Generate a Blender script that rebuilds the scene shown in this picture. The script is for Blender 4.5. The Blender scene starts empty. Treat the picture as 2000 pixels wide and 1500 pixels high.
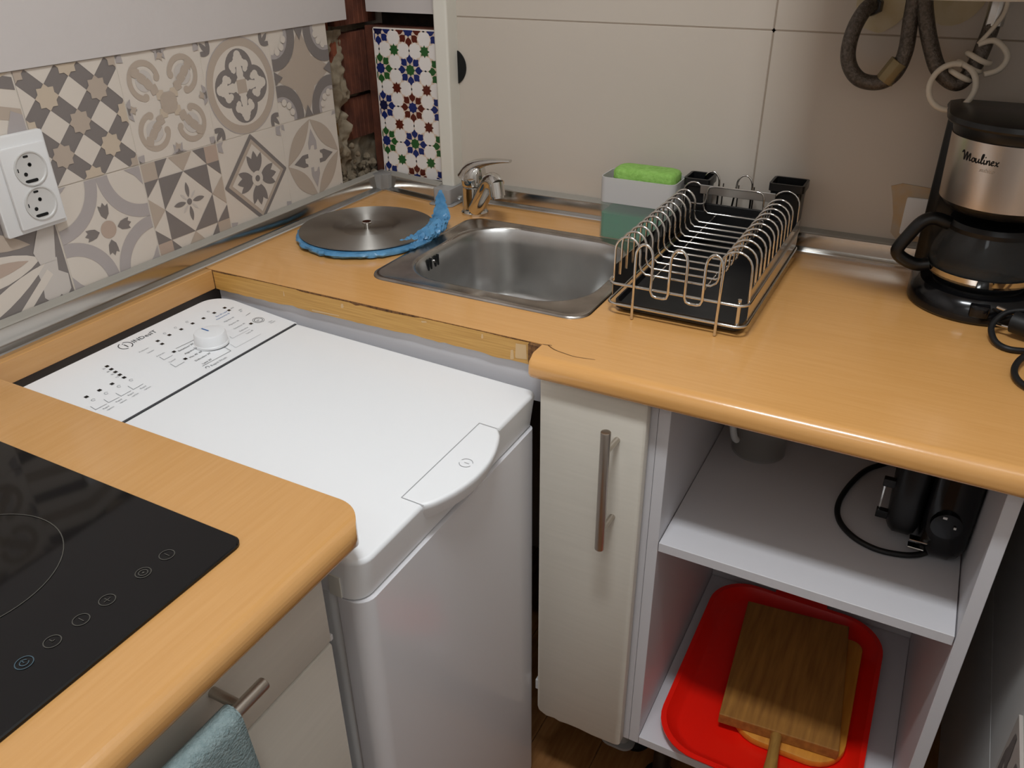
import bpy, bmesh, math, random
from mathutils import Vector, Matrix, noise
random.seed(7)
C = bpy.context.scene.collection
scene = bpy.context.scene
PI = math.pi
# ------------------------------------------------------------------ camera
cam_d = bpy.data.cameras.new('camera'); cam = bpy.data.objects.new('camera', cam_d); C.objects.link(cam)
cam_d.sensor_fit = 'HORIZONTAL'; cam_d.sensor_width = 36.0
cam_d.lens = 1588.8 * 36.0 / 2000.0
cam_d.clip_start = 0.01
rx, ry, rz = (math.radians(a) for a in (60.4635, .5669, 27.9244))
R = Matrix.Rotation(rz, 4, 'Z') @ Matrix.Rotation(ry, 4, 'Y') @ Matrix.Rotation(rx, 4, 'X')
cam.matrix_world = Matrix.Translation((1.07439, -1.417062, 1.37445)) @ R
scene.camera = cam
# ------------------------------------------------------------------ world + exposure
w = bpy.data.worlds.new('world'); scene.world = w; w.use_nodes = True
w.node_tree.nodes['Background'].inputs[0].default_value = (.9, .92, 1, 1)
w.node_tree.nodes['Background'].inputs[1].default_value = 0.05
scene.view_settings.view_transform = 'Standard'; scene.view_settings.look = 'None'
scene.view_settings.gamma = 1; scene.view_settings.use_curve_mapping = False
scene.view_settings.exposure = 0.0
# ceiling lamp above the worktops; dim unseen fill light added behind the camera
L = bpy.data.lights.new('ceiling_lamp_light', 'AREA'); L.shape = 'RECTANGLE'; L.size = .40; L.size_y = .14; L.energy = 15.4
L.color = (.90, .955, 1.0)
lo = bpy.data.objects.new('ceiling_lamp_light', L); C.objects.link(lo); lo.location = (.88, -1.15, 2.385)
L2 = bpy.data.lights.new('rear_fill_light', 'POINT'); L2.shadow_soft_size = .16; L2.energy = 3.2; L2.color = (.90, .955, 1.0)
lo = bpy.data.objects.new('rear_fill_light', L2); C.objects.link(lo); lo.location = (.95, -2.2, 2.2)

# ------------------------------------------------------------------ materials
def lin(h):
    h = h.lstrip('#'); v = [int(h[i:i+2], 16) / 255 for i in (0, 2, 4)]
    return tuple(c / 12.92 if c <= .04045 else ((c + .055) / 1.055) ** 2.4 for c in v)
MATS = {}
def mat(name, hexcol, rough=.5, metal=0., var=0., vscale=20., stretch=(1, 1, 1), bump=0., bscale=200., hex2=None,
        spec=.5, trans=0., alpha=1., ior=1.45, aniso=0., coat=0., emit=0., arot=0.):
    if name in MATS: return MATS[name]
    m = bpy.data.materials.new(name); m.use_nodes = True; nt = m.node_tree; b = nt.nodes['Principled BSDF']
    c = lin(hexcol); b.inputs['Base Color'].default_value = (*c, 1)
    b.inputs['Roughness'].default_value = rough; b.inputs['Metallic'].default_value = metal
    b.inputs['Specular IOR Level'].default_value = spec; b.inputs['IOR'].default_value = ior
    b.inputs['Transmission Weight'].default_value = trans; b.inputs['Alpha'].default_value = alpha
    b.inputs['Coat Weight'].default_value = coat; b.inputs['Coat Roughness'].default_value = .12
    if emit:
        b.inputs['Emission Color'].default_value = (*c, 1); b.inputs['Emission Strength'].default_value = emit
    tc = nt.nodes.new('ShaderNodeTexCoord')
    if var or hex2:
        mp = nt.nodes.new('ShaderNodeMapping'); mp.inputs['Scale'].default_value = stretch
        nt.links.new(tc.outputs['Object'], mp.inputs['Vector'])
        n = nt.nodes.new('ShaderNodeTexNoise'); n.inputs['Scale'].default_value = vscale; n.inputs['Detail'].default_value = 5
        nt.links.new(mp.outputs[0], n.inputs['Vector'])
        r = nt.nodes.new('ShaderNodeValToRGB'); nt.links.new(n.outputs['Fac'], r.inputs['Fac'])
        c2 = lin(hex2) if hex2 else tuple(min(1, x * (1 - var)) for x in c)
        r.color_ramp.elements[0].position = .32; r.color_ramp.elements[1].position = .68
        r.color_ramp.elements[0].color = (*c2, 1); r.color_ramp.elements[1].color = (*c, 1)
        nt.links.new(r.outputs['Color'], b.inputs['Base Color'])
    if bump:
        n2 = nt.nodes.new('ShaderNodeTexNoise'); n2.inputs['Scale'].default_value = bscale; n2.inputs['Detail'].default_value = 3
        nt.links.new(tc.outputs['Object'], n2.inputs['Vector'])
        bp = nt.nodes.new('ShaderNodeBump'); bp.inputs['Strength'].default_value = bump; bp.inputs['Distance'].default_value = .002
        nt.links.new(n2.outputs['Fac'], bp.inputs['Height']); nt.links.new(bp.outputs[0], b.inputs['Normal'])
    if aniso:
        t = nt.nodes.new('ShaderNodeTangent'); t.direction_type = 'RADIAL'; t.axis = 'Z'
        b.inputs['Anisotropic'].default_value = aniso; b.inputs['Anisotropic Rotation'].default_value = arot; nt.links.new(t.outputs[0], b.inputs['Tangent'])
    MATS[name] = m; return m

def clear_plastic(name, hexcol, amount, rough=.3):
    """thin see-through plastic: part transparent, part diffuse and glossy"""
    m = bpy.data.materials.new(name); m.use_nodes = True; nt = m.node_tree; b = nt.nodes['Principled BSDF']
    b.inputs['Base Color'].default_value = (*lin(hexcol), 1); b.inputs['Roughness'].default_value = rough
    t = nt.nodes.new('ShaderNodeBsdfTransparent'); mx = nt.nodes.new('ShaderNodeMixShader'); mx.inputs[0].default_value = amount
    nt.links.new(t.outputs[0], mx.inputs[1]); nt.links.new(b.outputs[0], mx.inputs[2])
    nt.links.new(mx.outputs[0], nt.nodes['Material Output'].inputs['Surface'])
    MATS[name] = m; return m

M_BEECH_X = mat('beech_laminate_along_x', 'e2a966', .24, coat=.5, var=.13, vscale=9, stretch=(1.2, 26, 20), hex2='dda35f', bump=.04, bscale=300)
M_BEECH_Y = mat('beech_laminate_along_y', 'cd9a5e', .24, coat=.5, var=.13, vscale=9, stretch=(26, 1.2, 20), hex2='c89457', bump=.04, bscale=300)
M_OAKTAPE = mat('oak_edge_tape', 'd6a65c', .45, vscale=14, stretch=(1, 6, 30), hex2='c4924a')
M_DARKCORE = mat('dark_chipboard', '4a2f1a', .9, vscale=200, hex2='8a623a')
M_GLUE = mat('dried_glue', 'd8b585', .6)
M_PLASTER = mat('white_plaster', 'c8c0bc', .8, var=.03, vscale=6, bump=.15, bscale=90)
M_WTILE = mat('white_wall_tile', 'c8bdb0', .32, var=.03, vscale=3)
M_RWALL = mat('light_grey_wall', 'e0dedb', .5)
M_GROUT = mat('grout', 'b5aaa0', .9)
M_DARKGAP = mat('dark_cavity', '2a211b', .95, vscale=60, hex2='171310')
M_MORTAR = mat('mortar_rubble', '9a8d78', .95, vscale=22, hex2='6a5a46', bump=1., bscale=60)
M_BRICK = mat('red_brick', '86492f', .9, vscale=30, hex2='54241a', bump=.6, bscale=80)
M_BRICK2 = mat('dark_red_brick', '6e3d2a', .9, vscale=30, hex2='4c281c', bump=.6, bscale=80)
M_ALU = mat('aluminium', 'c9c9c8', .22, 1.0, bump=.02)
M_ALUPANEL = mat('mirror_aluminium', 'c4bfb8', .16, 1.0)
M_GASKET = mat('grey_gasket', '9a948a', .5)
M_GREYPLASTIC = mat('grey_plastic', 'a9a8a6', .35)
M_STEEL = mat('stainless_steel', 'c9c8c6', .30, 1.0, var=.06, vscale=40)
M_STEELDIRTY = mat('stained_stainless_steel', 'bdb7b0', .25, 1.0, vscale=22, hex2='9a928a')
M_LID = mat('brushed_steel_lid', 'a9a49d', .48, 1.0, aniso=.95, arot=.25)
M_CHROME = mat('chrome', 'd6d4d0', .06, 1.0)
M_NICKEL = mat('brushed_nickel', 'c0b8ae', .33, 1.0)
M_APPL = mat('white_enamel', 'eceded', .28)
M_APPLTOP = mat('white_washer_plastic', 'f0f1f2', .38)
M_SEAM = mat('dark_seam', '45474b', .6)
M_PRINT = mat('dark_print', '33353a', .6)
M_PRINTG = mat('grey_print', '8d9095', .6)
M_PRINTB = mat('blue_print', '3c6fb0', .6)
M_BLACKDOT = mat('black_indicator', '0c0d10', .3)
M_CABWHITE = mat('white_cabinet_board', 'd9d7da', .4, bump=.02, bscale=400)
M_DOOR = mat('cream_woodgrain_door', 'dad3c6', .40, vscale=6, stretch=(1.5, 1.5, 26), hex2='d6cfc2', bump=.03, bscale=200)
M_EDGE = mat('white_edge_band', 'd5d3d6', .4)
M_HOB = mat('black_ceramic_glass', '0a090a', .06, spec=.38)
M_HOBPRINT = mat('hob_print', '4a4842', .4)
M_BLACK = mat('black_plastic', '131314', .35)
M_BLACKGLOSS = mat('glossy_black_plastic', '0e0e10', .16)
M_BLACKRUB = mat('black_rubber', '141415', .5)
M_RED = mat('red_plastic', 'f81c0e', .3)
M_BOARD = mat('worn_wood_board', 'b07a36', .7, vscale=7, stretch=(14, 1.2, 10), hex2='8f5f28', bump=.1, bscale=150)
M_BOARD2 = mat('orange_wood_board', 'e39a34', .55, vscale=8, stretch=(12, 1.5, 8), hex2='d2872a')
M_HANDLEWOOD = mat('turned_wood', 'b4873f', .6, vscale=12, stretch=(12, 2, 12), hex2='94692f')
M_BLUEBAG = mat('blue_plastic_bag', '649cc4', .30, vscale=40, hex2='457fab', bump=.8, bscale=120)
M_SPONGE = mat('green_sponge', '98c766', .85, vscale=120, hex2='84b452', bump=.8, bscale=260)
M_GREENLIQ = mat('green_soap', '08905c', .2, vscale=6, hex2='078050')
M_CLEARGREEN = clear_plastic('clear_soap_reservoir', 'b5c2ba', .22, .12)
M_FROST = clear_plastic('frosted_plastic', 'd6d2cf', .80, .25)
M_GLASS = clear_plastic('carafe_glass', '55585a', .24, .02)
M_JUG = clear_plastic('translucent_jug', 'b0aca6', .22, .3)
M_JUGH = mat('white_jug_handle', 'e2e0dc', .4)
M_HOSE = mat('braided_hose', '6e665f', .38, .7, vscale=260, hex2='4a443e', bump=.6, bscale=500)
M_BRASS = mat('tarnished_brass', '8a7a58', .45, .4)
M_CABLE = mat('white_cable', 'd8cfc0', .45)
M_STAIN = mat('yellow_sealant', 'c0b088', .7, vscale=25, hex2='cfc4ab')
M_TAN = mat('tan_sealant', 'c0a078', .7, vscale=30, hex2='b5ab9c')
M_SOCKET = mat('white_socket_plastic', 'dddbd9', .35)
M_SOCKETIN = mat('grey_white_socket_cup', 'c9c6c2', .4)
M_HOLE = mat('black_hole', '080808', .8)
M_TOWEL = mat('grey_green_towel', '8c9c9c', .95, vscale=180, hex2='788a8b', bump=1., bscale=420)
M_FLOOR = mat('wood_floor', '9a6a3c', .5, vscale=8, stretch=(12, 1.5, 1), hex2='7d5028')
M_LAMP = mat('lamp_diffuser', 'fff4e0', .4, emit=3.0)
M_WHITEMETAL = mat('white_boiler_enamel', 'e6e4e0', .3)
# patterned tile colours
P_BASE = mat('tile_cream', 'd2c7bb', .38)
P_DARK = mat('tile_dark_grey', '7d7571', .4)
P_LIL = mat('tile_lilac_grey', 'aaa19e', .4)
P_BEI = mat('tile_beige', 'b3a394', .4)
P_BEI2 = mat('tile_sand', 'c3b29e', .4)
P_PINK = mat('tile_pink_beige', 'b39e8f', .4)
P_LIGHT = mat('tile_light_grey', 'c4bbb3', .4)
PAL = [P_BASE, P_DARK, P_LIL, P_BEI, P_BEI2, P_PINK, P_LIGHT]
BASE, DARK, LIL, BEI, SAND, PINK, LIGHT = range(7)
Q_CREAM = mat('mosaic_cream', 'dcc6b2', .3); Q_WHITE = mat('mosaic_white', 'e9e2dc', .3)
Q_BLUE = mat('mosaic_blue', '1d2a66', .3); Q_GREEN = mat('mosaic_green', '2c5a2c', .3); Q_BROWN = mat('mosaic_brown', '5a2114', .3)
Q_NAVY = mat('mosaic_navy', '1a1c40', .3)

# ------------------------------------------------------------------ mesh helpers
class MB:
    def __init__(s): s.v = []; s.f = []; s.m = []
    def add(s, vs, fs, mi=0):
        o = len(s.v); s.v += [tuple(p) for p in vs]
        for f in fs: s.f.append([i + o for i in f]); s.m.append(mi)
        return s
    def box(s, a, b, mi=0):
        x0, y0, z0 = [min(a[i], b[i]) for i in range(3)]; x1, y1, z1 = [max(a[i], b[i]) for i in range(3)]
        return s.add([(x0,y0,z0),(x1,y0,z0),(x1,y1,z0),(x0,y1,z0),(x0,y0,z1),(x1,y0,z1),(x1,y1,z1),(x0,y1,z1)],
              [(0,3,2,1),(4,5,6,7),(0,1,5,4),(1,2,6,5),(2,3,7,6),(3,0,4,7)], mi)
    def prism(s, poly, z0, z1, mi=0, axes='xyz'):
        n = len(poly); vs = [(p[0], p[1], z0) for p in poly] + [(p[0], p[1], z1) for p in poly]
        def mp(p):
            d = {axes[0]: p[0], axes[1]: p[1], axes[2]: p[2]}; return (d['x'], d['y'], d['z'])
        fs = [list(range(n))[::-1], list(range(n, 2*n))] + [(i, (i+1) % n, n+(i+1) % n, n+i) for i in range(n)]
        return s.add([mp(p) for p in vs], fs, mi)
    def tube(s, path, r, n=8, closed=False, mi=0, caps=True):
        P = [Vector(p) for p in path]; k = len(P); rs = r if isinstance(r, (list, tuple)) else [r]*k
        T = []
        for i in range(k):
            if closed: t = P[(i+1) % k] - P[i-1]
            else: t = P[min(i+1, k-1)] - P[max(i-1, 0)]
            T.append(t.normalized())
        ref = Vector((0, 0, 1)) if abs(T[0].z) < .9 else Vector((1, 0, 0))
        N = (ref - T[0]*ref.dot(T[0])).normalized(); vs = []
        for i in range(k):
            N = (N - T[i]*N.dot(T[i])).normalized(); B = T[i].cross(N)
            for j in range(n):
                a = 2*PI*j/n; vs.append(P[i] + (N*math.cos(a) + B*math.sin(a))*rs[i])
        fs = []
        for i in range(k if closed else k-1):
            for j in range(n):
                a = i*n+j; b = i*n+(j+1) % n; c = ((i+1) % k)*n+(j+1) % n; d = ((i+1) % k)*n+j
                fs.append((a, b, c, d))
        if not closed and caps: fs += [list(range(n))[::-1], list(range((k-1)*n, k*n))]
        return s.add(vs, fs, mi)
    def lathe(s, prof, c, n=32, mi=0, cap0=True, cap1=True):
        vs = []; k = len(prof)
        for r, z in prof:
            for j in range(n):
                a = 2*PI*j/n; vs.append((c[0]+r*math.cos(a), c[1]+r*math.sin(a), z))
        fs = []
        for i in range(k-1):
            for j in range(n): fs.append((i*n+j, i*n+(j+1) % n, (i+1)*n+(j+1) % n, (i+1)*n+j))
        if cap0: fs.append(list(range(n))[::-1])
        if cap1: fs.append(list(range((k-1)*n, k*n)))
        return s.add(vs, fs, mi)
    def cyl(s, p0, p1, r, n=20, mi=0, r1=None):
        return s.tube([p0, p1], [r, r if r1 is None else r1], n, mi=mi)
    def loft(s, rings, mi=0, cap0=False, cap1=False):
        n = len(rings[0]); vs = [p for r in rings for p in r]; fs = []
        for i in range(len(rings)-1):
            for j in range(n): fs.append((i*n+j, i*n+(j+1) % n, (i+1)*n+(j+1) % n, (i+1)*n+j))
        if cap0: fs.append(list(range(n))[::-1])
        if cap1: fs.append(list(range((len(rings)-1)*n, len(rings)*n)))
        return s.add(vs, fs, mi)
    def mesh(s, name, mats, smooth=35, bevel=0, bseg=2, wn=False):
        me = bpy.data.meshes.new(name); me.from_pydata(s.v, [], s.f)
        for m in (mats if isinstance(mats, (list, tuple)) else [mats]): me.materials.append(m)
        me.polygons.foreach_set('material_index', s.m)
        bm = bmesh.new(); bm.from_mesh(me)
        if not getattr(s, 'keep', False): bmesh.ops.recalc_face_normals(bm, faces=bm.faces)
        if bevel:
            ed = [e for e in bm.edges if len(e.link_faces) == 2 and e.calc_face_angle(0) > .6]
            bmesh.ops.bevel(bm, geom=ed, offset=bevel, segments=bseg, profile=.5, affect='EDGES', clamp_overlap=True)
        bm.to_mesh(me); bm.free()
        if smooth:
            me.shade_smooth(); me.set_sharp_from_angle(angle=math.radians(smooth))
        if wn: me['wn'] = 1
        return me

def rrect(x0, y0, x1, y1, r, n=6):
    pts = []; rr = r if isinstance(r, (list, tuple)) else [r]*4
    for (cx, cy, a0, q) in ((x1-rr[0], y1-rr[0], 0, rr[0]), (x0+rr[1], y1-rr[1], 90, rr[1]), (x0+rr[2], y0+rr[2], 180, rr[2]), (x1-rr[3], y0+rr[3], 270, rr[3])):
        for i in range(n+1):
            a = math.radians(a0+90*i/n); pts.append((cx+q*math.cos(a), cy+q*math.sin(a)))
    return pts
def smooth_path(pts, k=6, closed=False):
    P = [Vector(p) for p in pts]; n = len(P); out = []
    rng = range(n if closed else n-1)
    for i in rng:
        if closed: a, b, c, d = P[i-1], P[i], P[(i+1) % n], P[(i+2) % n]
        else: a, b, c, d = P[max(i-1, 0)], P[i], P[i+1], P[min(i+2, n-1)]
        for j in range(k):
            t = j/k
            out.append(.5*((2*b)+(c-a)*t+(2*a-5*b+4*c-d)*t*t+(3*b-a-3*c+d)*t**3))
    if not closed: out.append(P[-1])
    return out

def obj(name, me, parent=None, label=None, kind=None):
    o = bpy.data.objects.new(name, me); C.objects.link(o)
    if parent is not None:
        o.parent = parent
        t = parent
        off = Vector((0, 0, 0))
        while t is not None: off += t.location; t = t.parent
        o.location = -off
    if me is not None and me.get('wn'):
        o.modifiers.new('weighted_normals', 'WEIGHTED_NORMAL').keep_sharp = True
    if label: o['label'] = label
    if kind: o['kind'] = kind
    return o
def tag(o, label, cat, group=None, kind=None):
    o['label'] = label; o['category'] = cat
    if group: o['group'] = group
    if kind: o['kind'] = kind
    return o
def thing(name, label, cat, loc, group=None, kind=None):
    o = bpy.data.objects.new(name, None); C.objects.link(o); o.location = loc; o.empty_display_size = .02
    return tag(o, label, cat, group, kind)
def struct(name, me, label, cat):
    return tag(obj(name, me), label, cat, kind='structure')

class Decal:
    """flat printed shapes laid on a plane: (u, v) -> O + u*U + v*V, lifted a hair per layer"""
    def __init__(s, O, U, V, size=1.0, lift=.00025, base=.0003):
        s.O = Vector(O); s.U = Vector(U).normalized(); s.V = Vector(V).normalized(); s.N = s.U.cross(s.V).normalized()
        s.k = size; s.lift = lift; s.b = base; s.mb = MB(); s.clip = None; s.step = 0; s.cnt = 0; s.hold = False
    def pt(s, p, layer): return s.O + s.U*(p[0]*s.k) + s.V*(p[1]*s.k) + s.N*(s.b + s.lift*layer + s.step*s.cnt)
    def poly(s, pts, mi, layer=1):
        if s.clip: pts = clip_poly(pts, *s.clip)
        if len(pts) < 3: return
        a = sum(pts[i][0]*pts[(i+1) % len(pts)][1]-pts[(i+1) % len(pts)][0]*pts[i][1] for i in range(len(pts)))
        if abs(a) < 1e-9: return
        if not s.hold: s.cnt += 1
        if a < 0: pts = pts[::-1]
        s.mb.add([s.pt(p, layer) for p in pts], [list(range(len(pts)))], mi)
    def circle(s, c, r, mi, layer=1, n=28, ry=None, rot=0):
        ry = r if ry is None else ry; q = []
        for i in range(n):
            a = 2*PI*i/n; x, y = r*math.cos(a), ry*math.sin(a)
            q.append((c[0]+x*math.cos(rot)-y*math.sin(rot), c[1]+x*math.sin(rot)+y*math.cos(rot)))
        s.poly(q, mi, layer)
    def arc(s, c, r0, r1, a0, a1, mi, layer=1, n=20):
        s.cnt += 1; s.hold = True
        for i in range(n):
            p, q = a0+(a1-a0)*i/n, a0+(a1-a0)*(i+1)/n
            p, q = math.radians(p), math.radians(q)
            s.poly([(c[0]+r0*math.cos(p), c[1]+r0*math.sin(p)), (c[0]+r1*math.cos(p), c[1]+r1*math.sin(p)),
                    (c[0]+r1*math.cos(q), c[1]+r1*math.sin(q)), (c[0]+r0*math.cos(q), c[1]+r0*math.sin(q))], mi, layer)
        s.hold = False
    def line(s, pts, w, mi, layer=1):
        for a, b in zip(pts, pts[1:]):
            d = Vector((b[0]-a[0], b[1]-a[1]))
            if d.length < 1e-9: continue
            d.normalize(); nx, ny = -d.y*w/2, d.x*w/2; ex, ey = d.x*w*.3, d.y*w*.3
            s.poly([(a[0]+nx-ex, a[1]+ny-ey), (a[0]-nx-ex, a[1]-ny-ey), (b[0]-nx+ex, b[1]-ny+ey), (b[0]+nx+ex, b[1]+ny+ey)], mi, layer)
    def star(s, c, ro, ri, n, rot, mi, layer=1):
        q = []
        for i in range(2*n):
            a = rot+PI*i/n; r = ro if i % 2 == 0 else ri; q.append((c[0]+r*math.cos(a), c[1]+r*math.sin(a)))
        s.poly(q, mi, layer)
    def text(s, txt, p, size, mi, layer=1, ang=0, shear=0):
        vs, fs = text_geo(txt, size, shear); ca, sa = math.cos(ang), math.sin(ang)
        s.mb.add([s.pt((p[0]+x*ca-y*sa, p[1]+x*sa+y*ca), layer) for x, y in vs], fs, mi)
def clip_poly(pts, x0, y0, x1, y1):
    for ax, lim, sg in ((0, x0, 1), (0, x1, -1), (1, y0, 1), (1, y1, -1)):
        out = []
        for i in range(len(pts)):
            a, b = pts[i-1], pts[i]; da, db = (a[ax]-lim)*sg, (b[ax]-lim)*sg
            if (da < 0) != (db < 0):
                t = da/(da-db); out.append((a[0]+(b[0]-a[0])*t, a[1]+(b[1]-a[1])*t))
            if db >= 0: out.append(tuple(b))
        pts = out
        if not pts: return []
    return pts
_T = {}
def text_geo(txt, size, shear=0):
    key = (txt, size, shear)
    if key in _T: return _T[key]
    cu = bpy.data.curves.new('txt', 'FONT'); cu.body = txt; cu.size = size; cu.resolution_u = 2; cu.shear = shear
    o = bpy.data.objects.new('txt', cu); C.objects.link(o)
    dg = bpy.context.evaluated_depsgraph_get(); me = bpy.data.meshes.new_from_object(o.evaluated_get(dg))
    g = ([(v.co.x, v.co.y) for v in me.vertices], [list(p.vertices) for p in me.polygons])
    bpy.data.objects.remove(o); bpy.data.curves.remove(cu); bpy.data.meshes.remove(me)
    _T[key] = g; return g

ZC = .88
# ================================================================== SETTING
fl = struct('floor', MB().box((-.1, -2.7, -.05), (1.45, .1, -.004)).mesh('floor', M_DARKCORE, 0), 'brown wood floor under the cabinets', 'floor')
pm = MB().box((0, 0, -.004), (.118, 1.36, 0)).mesh('plank', M_FLOOR, 0, bevel=.001, bseg=1)
for i in range(12):
    for j in range(2):
        o = obj('plank', pm, fl); o.location = (-.1+.1195*i, -2.65+1.362*j, 0)
struct('ceiling', MB().box((-.15, -2.75, 2.45), (1.45, .15, 2.5)).mesh('ceiling', M_RWALL, 0), 'white ceiling above the kitchen', 'ceiling')
struct('wall_front', MB().box((-.15, -2.75, 0), (1.45, -2.65, 2.45)).mesh('wall_front', M_RWALL, 0), 'white wall behind the photographer', 'wall')
# right wall with a horizontal panel seam and one patterned tile near the floor
wr = struct('wall_right', MB().box((1.325, -2.65, 0), (1.45, .1, 2.45)).mesh('wall_right', M_GROUT, 0), 'light grey wall right of the open shelf cabinet', 'wall')
obj('panel', MB().box((1.31, -2.65, .3665), (1.325, .0, 2.45)).mesh('panel', M_RWALL, 0, bevel=.0008, bseg=1), wr)
obj('panel', MB().box((1.31, -2.65, 0), (1.325, .0, .365)).mesh('panel', M_RWALL, 0, bevel=.0008, bseg=1), wr)
d = Decal((1.306, -.53, .36), (0, -1, 0), (0, 0, 1), .155)
d.mb.box((1.306, -.685, .36), (1.311, -.53, .515))
for u in (.06, .36, .66): 
    d.poly([(u, 0), (u+.1, 0), (u+.1, .55), (u+.02, .7), (u, .62)], 1); d.poly([(u+.16, 0), (u+.24, 0), (u+.24, .62), (u+.18, .72), (u+.14, .55)], 1)
    d.poly([(u+.03, .66), (u+.1, .6), (u+.16, .6), (u+.2, .74), (u+.15, .95), (u+.07, .92)], 1, 2)
obj('tile', d.mb.mesh('tile', [P_LIGHT, P_DARK], 0), wr, 'grey and white bar patterned tile')

# ---- left wall
S = .1548; Y0 = -.1313; ZT = 1.218
wl = MB().box((-.15, -2.65, 0), (-.010, Y0+.003, ZT)).box((-.15, -2.65, ZT), (.003, -.072, 2.45)).box((-.15, Y0, 0), (-.060, .06, 1.42)).box((-.15, -.072, 1.42), (.003, .02, 2.45))
wl.box((-.15, Y0, 0), (-.004, .02, .86)).box((-.0105, -1.40, .88), (-.0009, Y0, ZT-.0005), 1)
wall_left = struct('wall_left', wl.mesh('wall_left', [M_PLASTER, mat('pale_grout', 'cdc2b5', .8)], 0), 'left wall, white plaster above two rows of patterned tiles', 'wall')

def tile_obj(n, row, draw, label):
    y1 = Y0-n*S; z1 = ZT-row*S
    if row == 1: zb = .893
    else: zb = z1-S
    mb = MB().box((-.010, y1-S+.0008, zb+.0006), (-.0003, y1-.0008, z1-.0006))
    me0 = mb
    dd = Decal((-.0003, y1-S, z1-S), (0, 1, 0), (0, 0, 1), S, lift=.00035, base=.0001); dd.step = 6e-6
    lo_v = (zb-(z1-S))/S
    dd.clip = (.008, max(.008, lo_v), .992, .992)
    draw(dd)
    o = len(mb.v); mb.v += dd.mb.v; mb.f += [[i+o for i in f] for f in dd.mb.f]; mb.m += dd.mb.m
    mb.keep = True
    return obj('tile', mb.mesh('tile', PAL, 0), wall_left, label)
def petal(c, ang, L_, W, n=8):
    pts = []
    for i in range(n+1):
        t = i/n; pts.append((t*L_, W*math.sin(PI*t)**.8))
    for i in range(n-1, 0, -1):
        t = i/n; pts.append((t*L_, -W*math.sin(PI*t)**.8))
    ca, sa = math.cos(ang), math.sin(ang)
    return [(c[0]+x*ca-y*sa, c[1]+x*sa+y*ca) for x, y in pts]
def tulip(c, ang, r0, r1, w):
    q = [(r0, 0), (r0+(r1-r0)*.3, w*.8), (r0+(r1-r0)*.65, w), (r1-.005, w*1.05), (r0+(r1-r0)*.85, w*.45), (r1+.015, 0),
         (r0+(r1-r0)*.85, -w*.45), (r1-.005, -w*1.05), (r0+(r1-r0)*.65, -w), (r0+(r1-r0)*.3, -w*.8)]
    ca, sa = math.cos(ang), math.sin(ang); return [(c[0]+x*ca-y*sa, c[1]+x*sa+y*ca) for x, y in q]
def t_stars(d):
    d.poly([(0, 0), (1, 0), (1, 1), (0, 1)], DARK, 0)
    for i in range(-1, 6):
        for j in range(-1, 6):
            c = (i*.25, j*.25)
            if (i+j) % 2 == 0: d.star(c, .113, .086, 8, 0, SAND if (i*3+j) % 4 else BEI, 2)
            else: d.poly([(c[0]-.142, c[1]), (c[0], c[1]-.142), (c[0]+.142, c[1]), (c[0], c[1]+.142)], BASE, 1)
def t_scroll(d):
    for sx in (-1, 1):
        for sy in (-1, 1):
            c = (.5+sx*.235, .5+sy*.235); a = math.degrees(math.atan2(sy, sx))
            d.arc(c, .135, .19, a-130, a+130, BEI, 1, 26)
            for e in (-130, 130):
                q = math.radians(a+e); d.circle((c[0]+.15*math.cos(q), c[1]+.15*math.sin(q)), .036, BEI, 1, 12)
            d.circle(c, .1, LIGHT, 1, 20)
            for k in range(5):
                p = (.5+sx*(.085+.058*k), .5+sy*(.085+.058*k)); d.star(p, .058, .046, 4, .78+k*.3, SAND if k < 1 else BEI, 2)
            d.circle((.5+sx*.02, .5+sy*.02), .085, BEI, 2, 10)
            q = (.5+sx*.5, .5+sy*.5); d.star(q, .11, .07, 4, .78, LIL, 2); d.star(q, .05, .03, 4, 0, DARK, 3)
    for (x, y) in ((.5, 0), (.5, 1), (0, .5), (1, .5)):
        d.star((x, y), .12, .06, 6, 0, LIL, 2); d.star((x, y), .055, .03, 5, .3, DARK, 3)
        d.star((x*.86+.07, y*.86+.07), .05, .025, 4, .4, BEI, 2)
def t_quatre(d):
    d.circle((.5, .5), .5, LIL, 1, 44); d.circle((.5, .5), .49, BEI, 1, 44); d.circle((.5, .5), .405, BASE, 1, 40)
    for k in range(4):
        a = k*PI/2; d.circle((.5+.185*math.cos(a), .5+.185*math.sin(a)), .198, DARK, 1, 28)
    d.poly([(.34, .34), (.66, .34), (.66, .66), (.34, .66)], DARK, 1)
    for k in range(4):
        a = k*PI/2; b = a+PI/4; P_ = lambda r, w: (.5+r*math.cos(a)-w*math.sin(a), .5+r*math.sin(a)+w*math.cos(a))
        d.poly([P_(.02, .02), P_(.13, .05), P_(.2, .035), P_(.24, .03), P_(.24, -.03), P_(.2, -.035), P_(.13, -.05), P_(.02, -.02)], BASE, 1)
        for (r, w, q) in ((.315, 0, .05), (.285, .03, .036), (.285, -.03, .036), (.215, .095, .046), (.215, -.095, .046), (.175, .085, .036), (.175, -.085, .036), (.24, .055, .04), (.24, -.055, .04), (.265, 0, .045)):
            d.circle(P_(r, w), q, BASE, 1, 16)
        for da in (-.55, 0, .55):
            d.poly(petal((.5+.53*math.cos(b), .5+.53*math.sin(b)), b+da*1.3, .16, .026), DARK, 1)
    d.poly([(.5, .36), (.64, .5), (.5, .64), (.36, .5)], BASE, 1)
    for k in range(4):
        b = k*PI/2+PI/4; d.poly(petal((.5+.085*math.cos(b), .5+.085*math.sin(b)), b, .15, .036), DARK, 1)
    d.poly([(.43, .43), (.57, .43), (.57, .57), (.43, .57)], BEI, 1)
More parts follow.
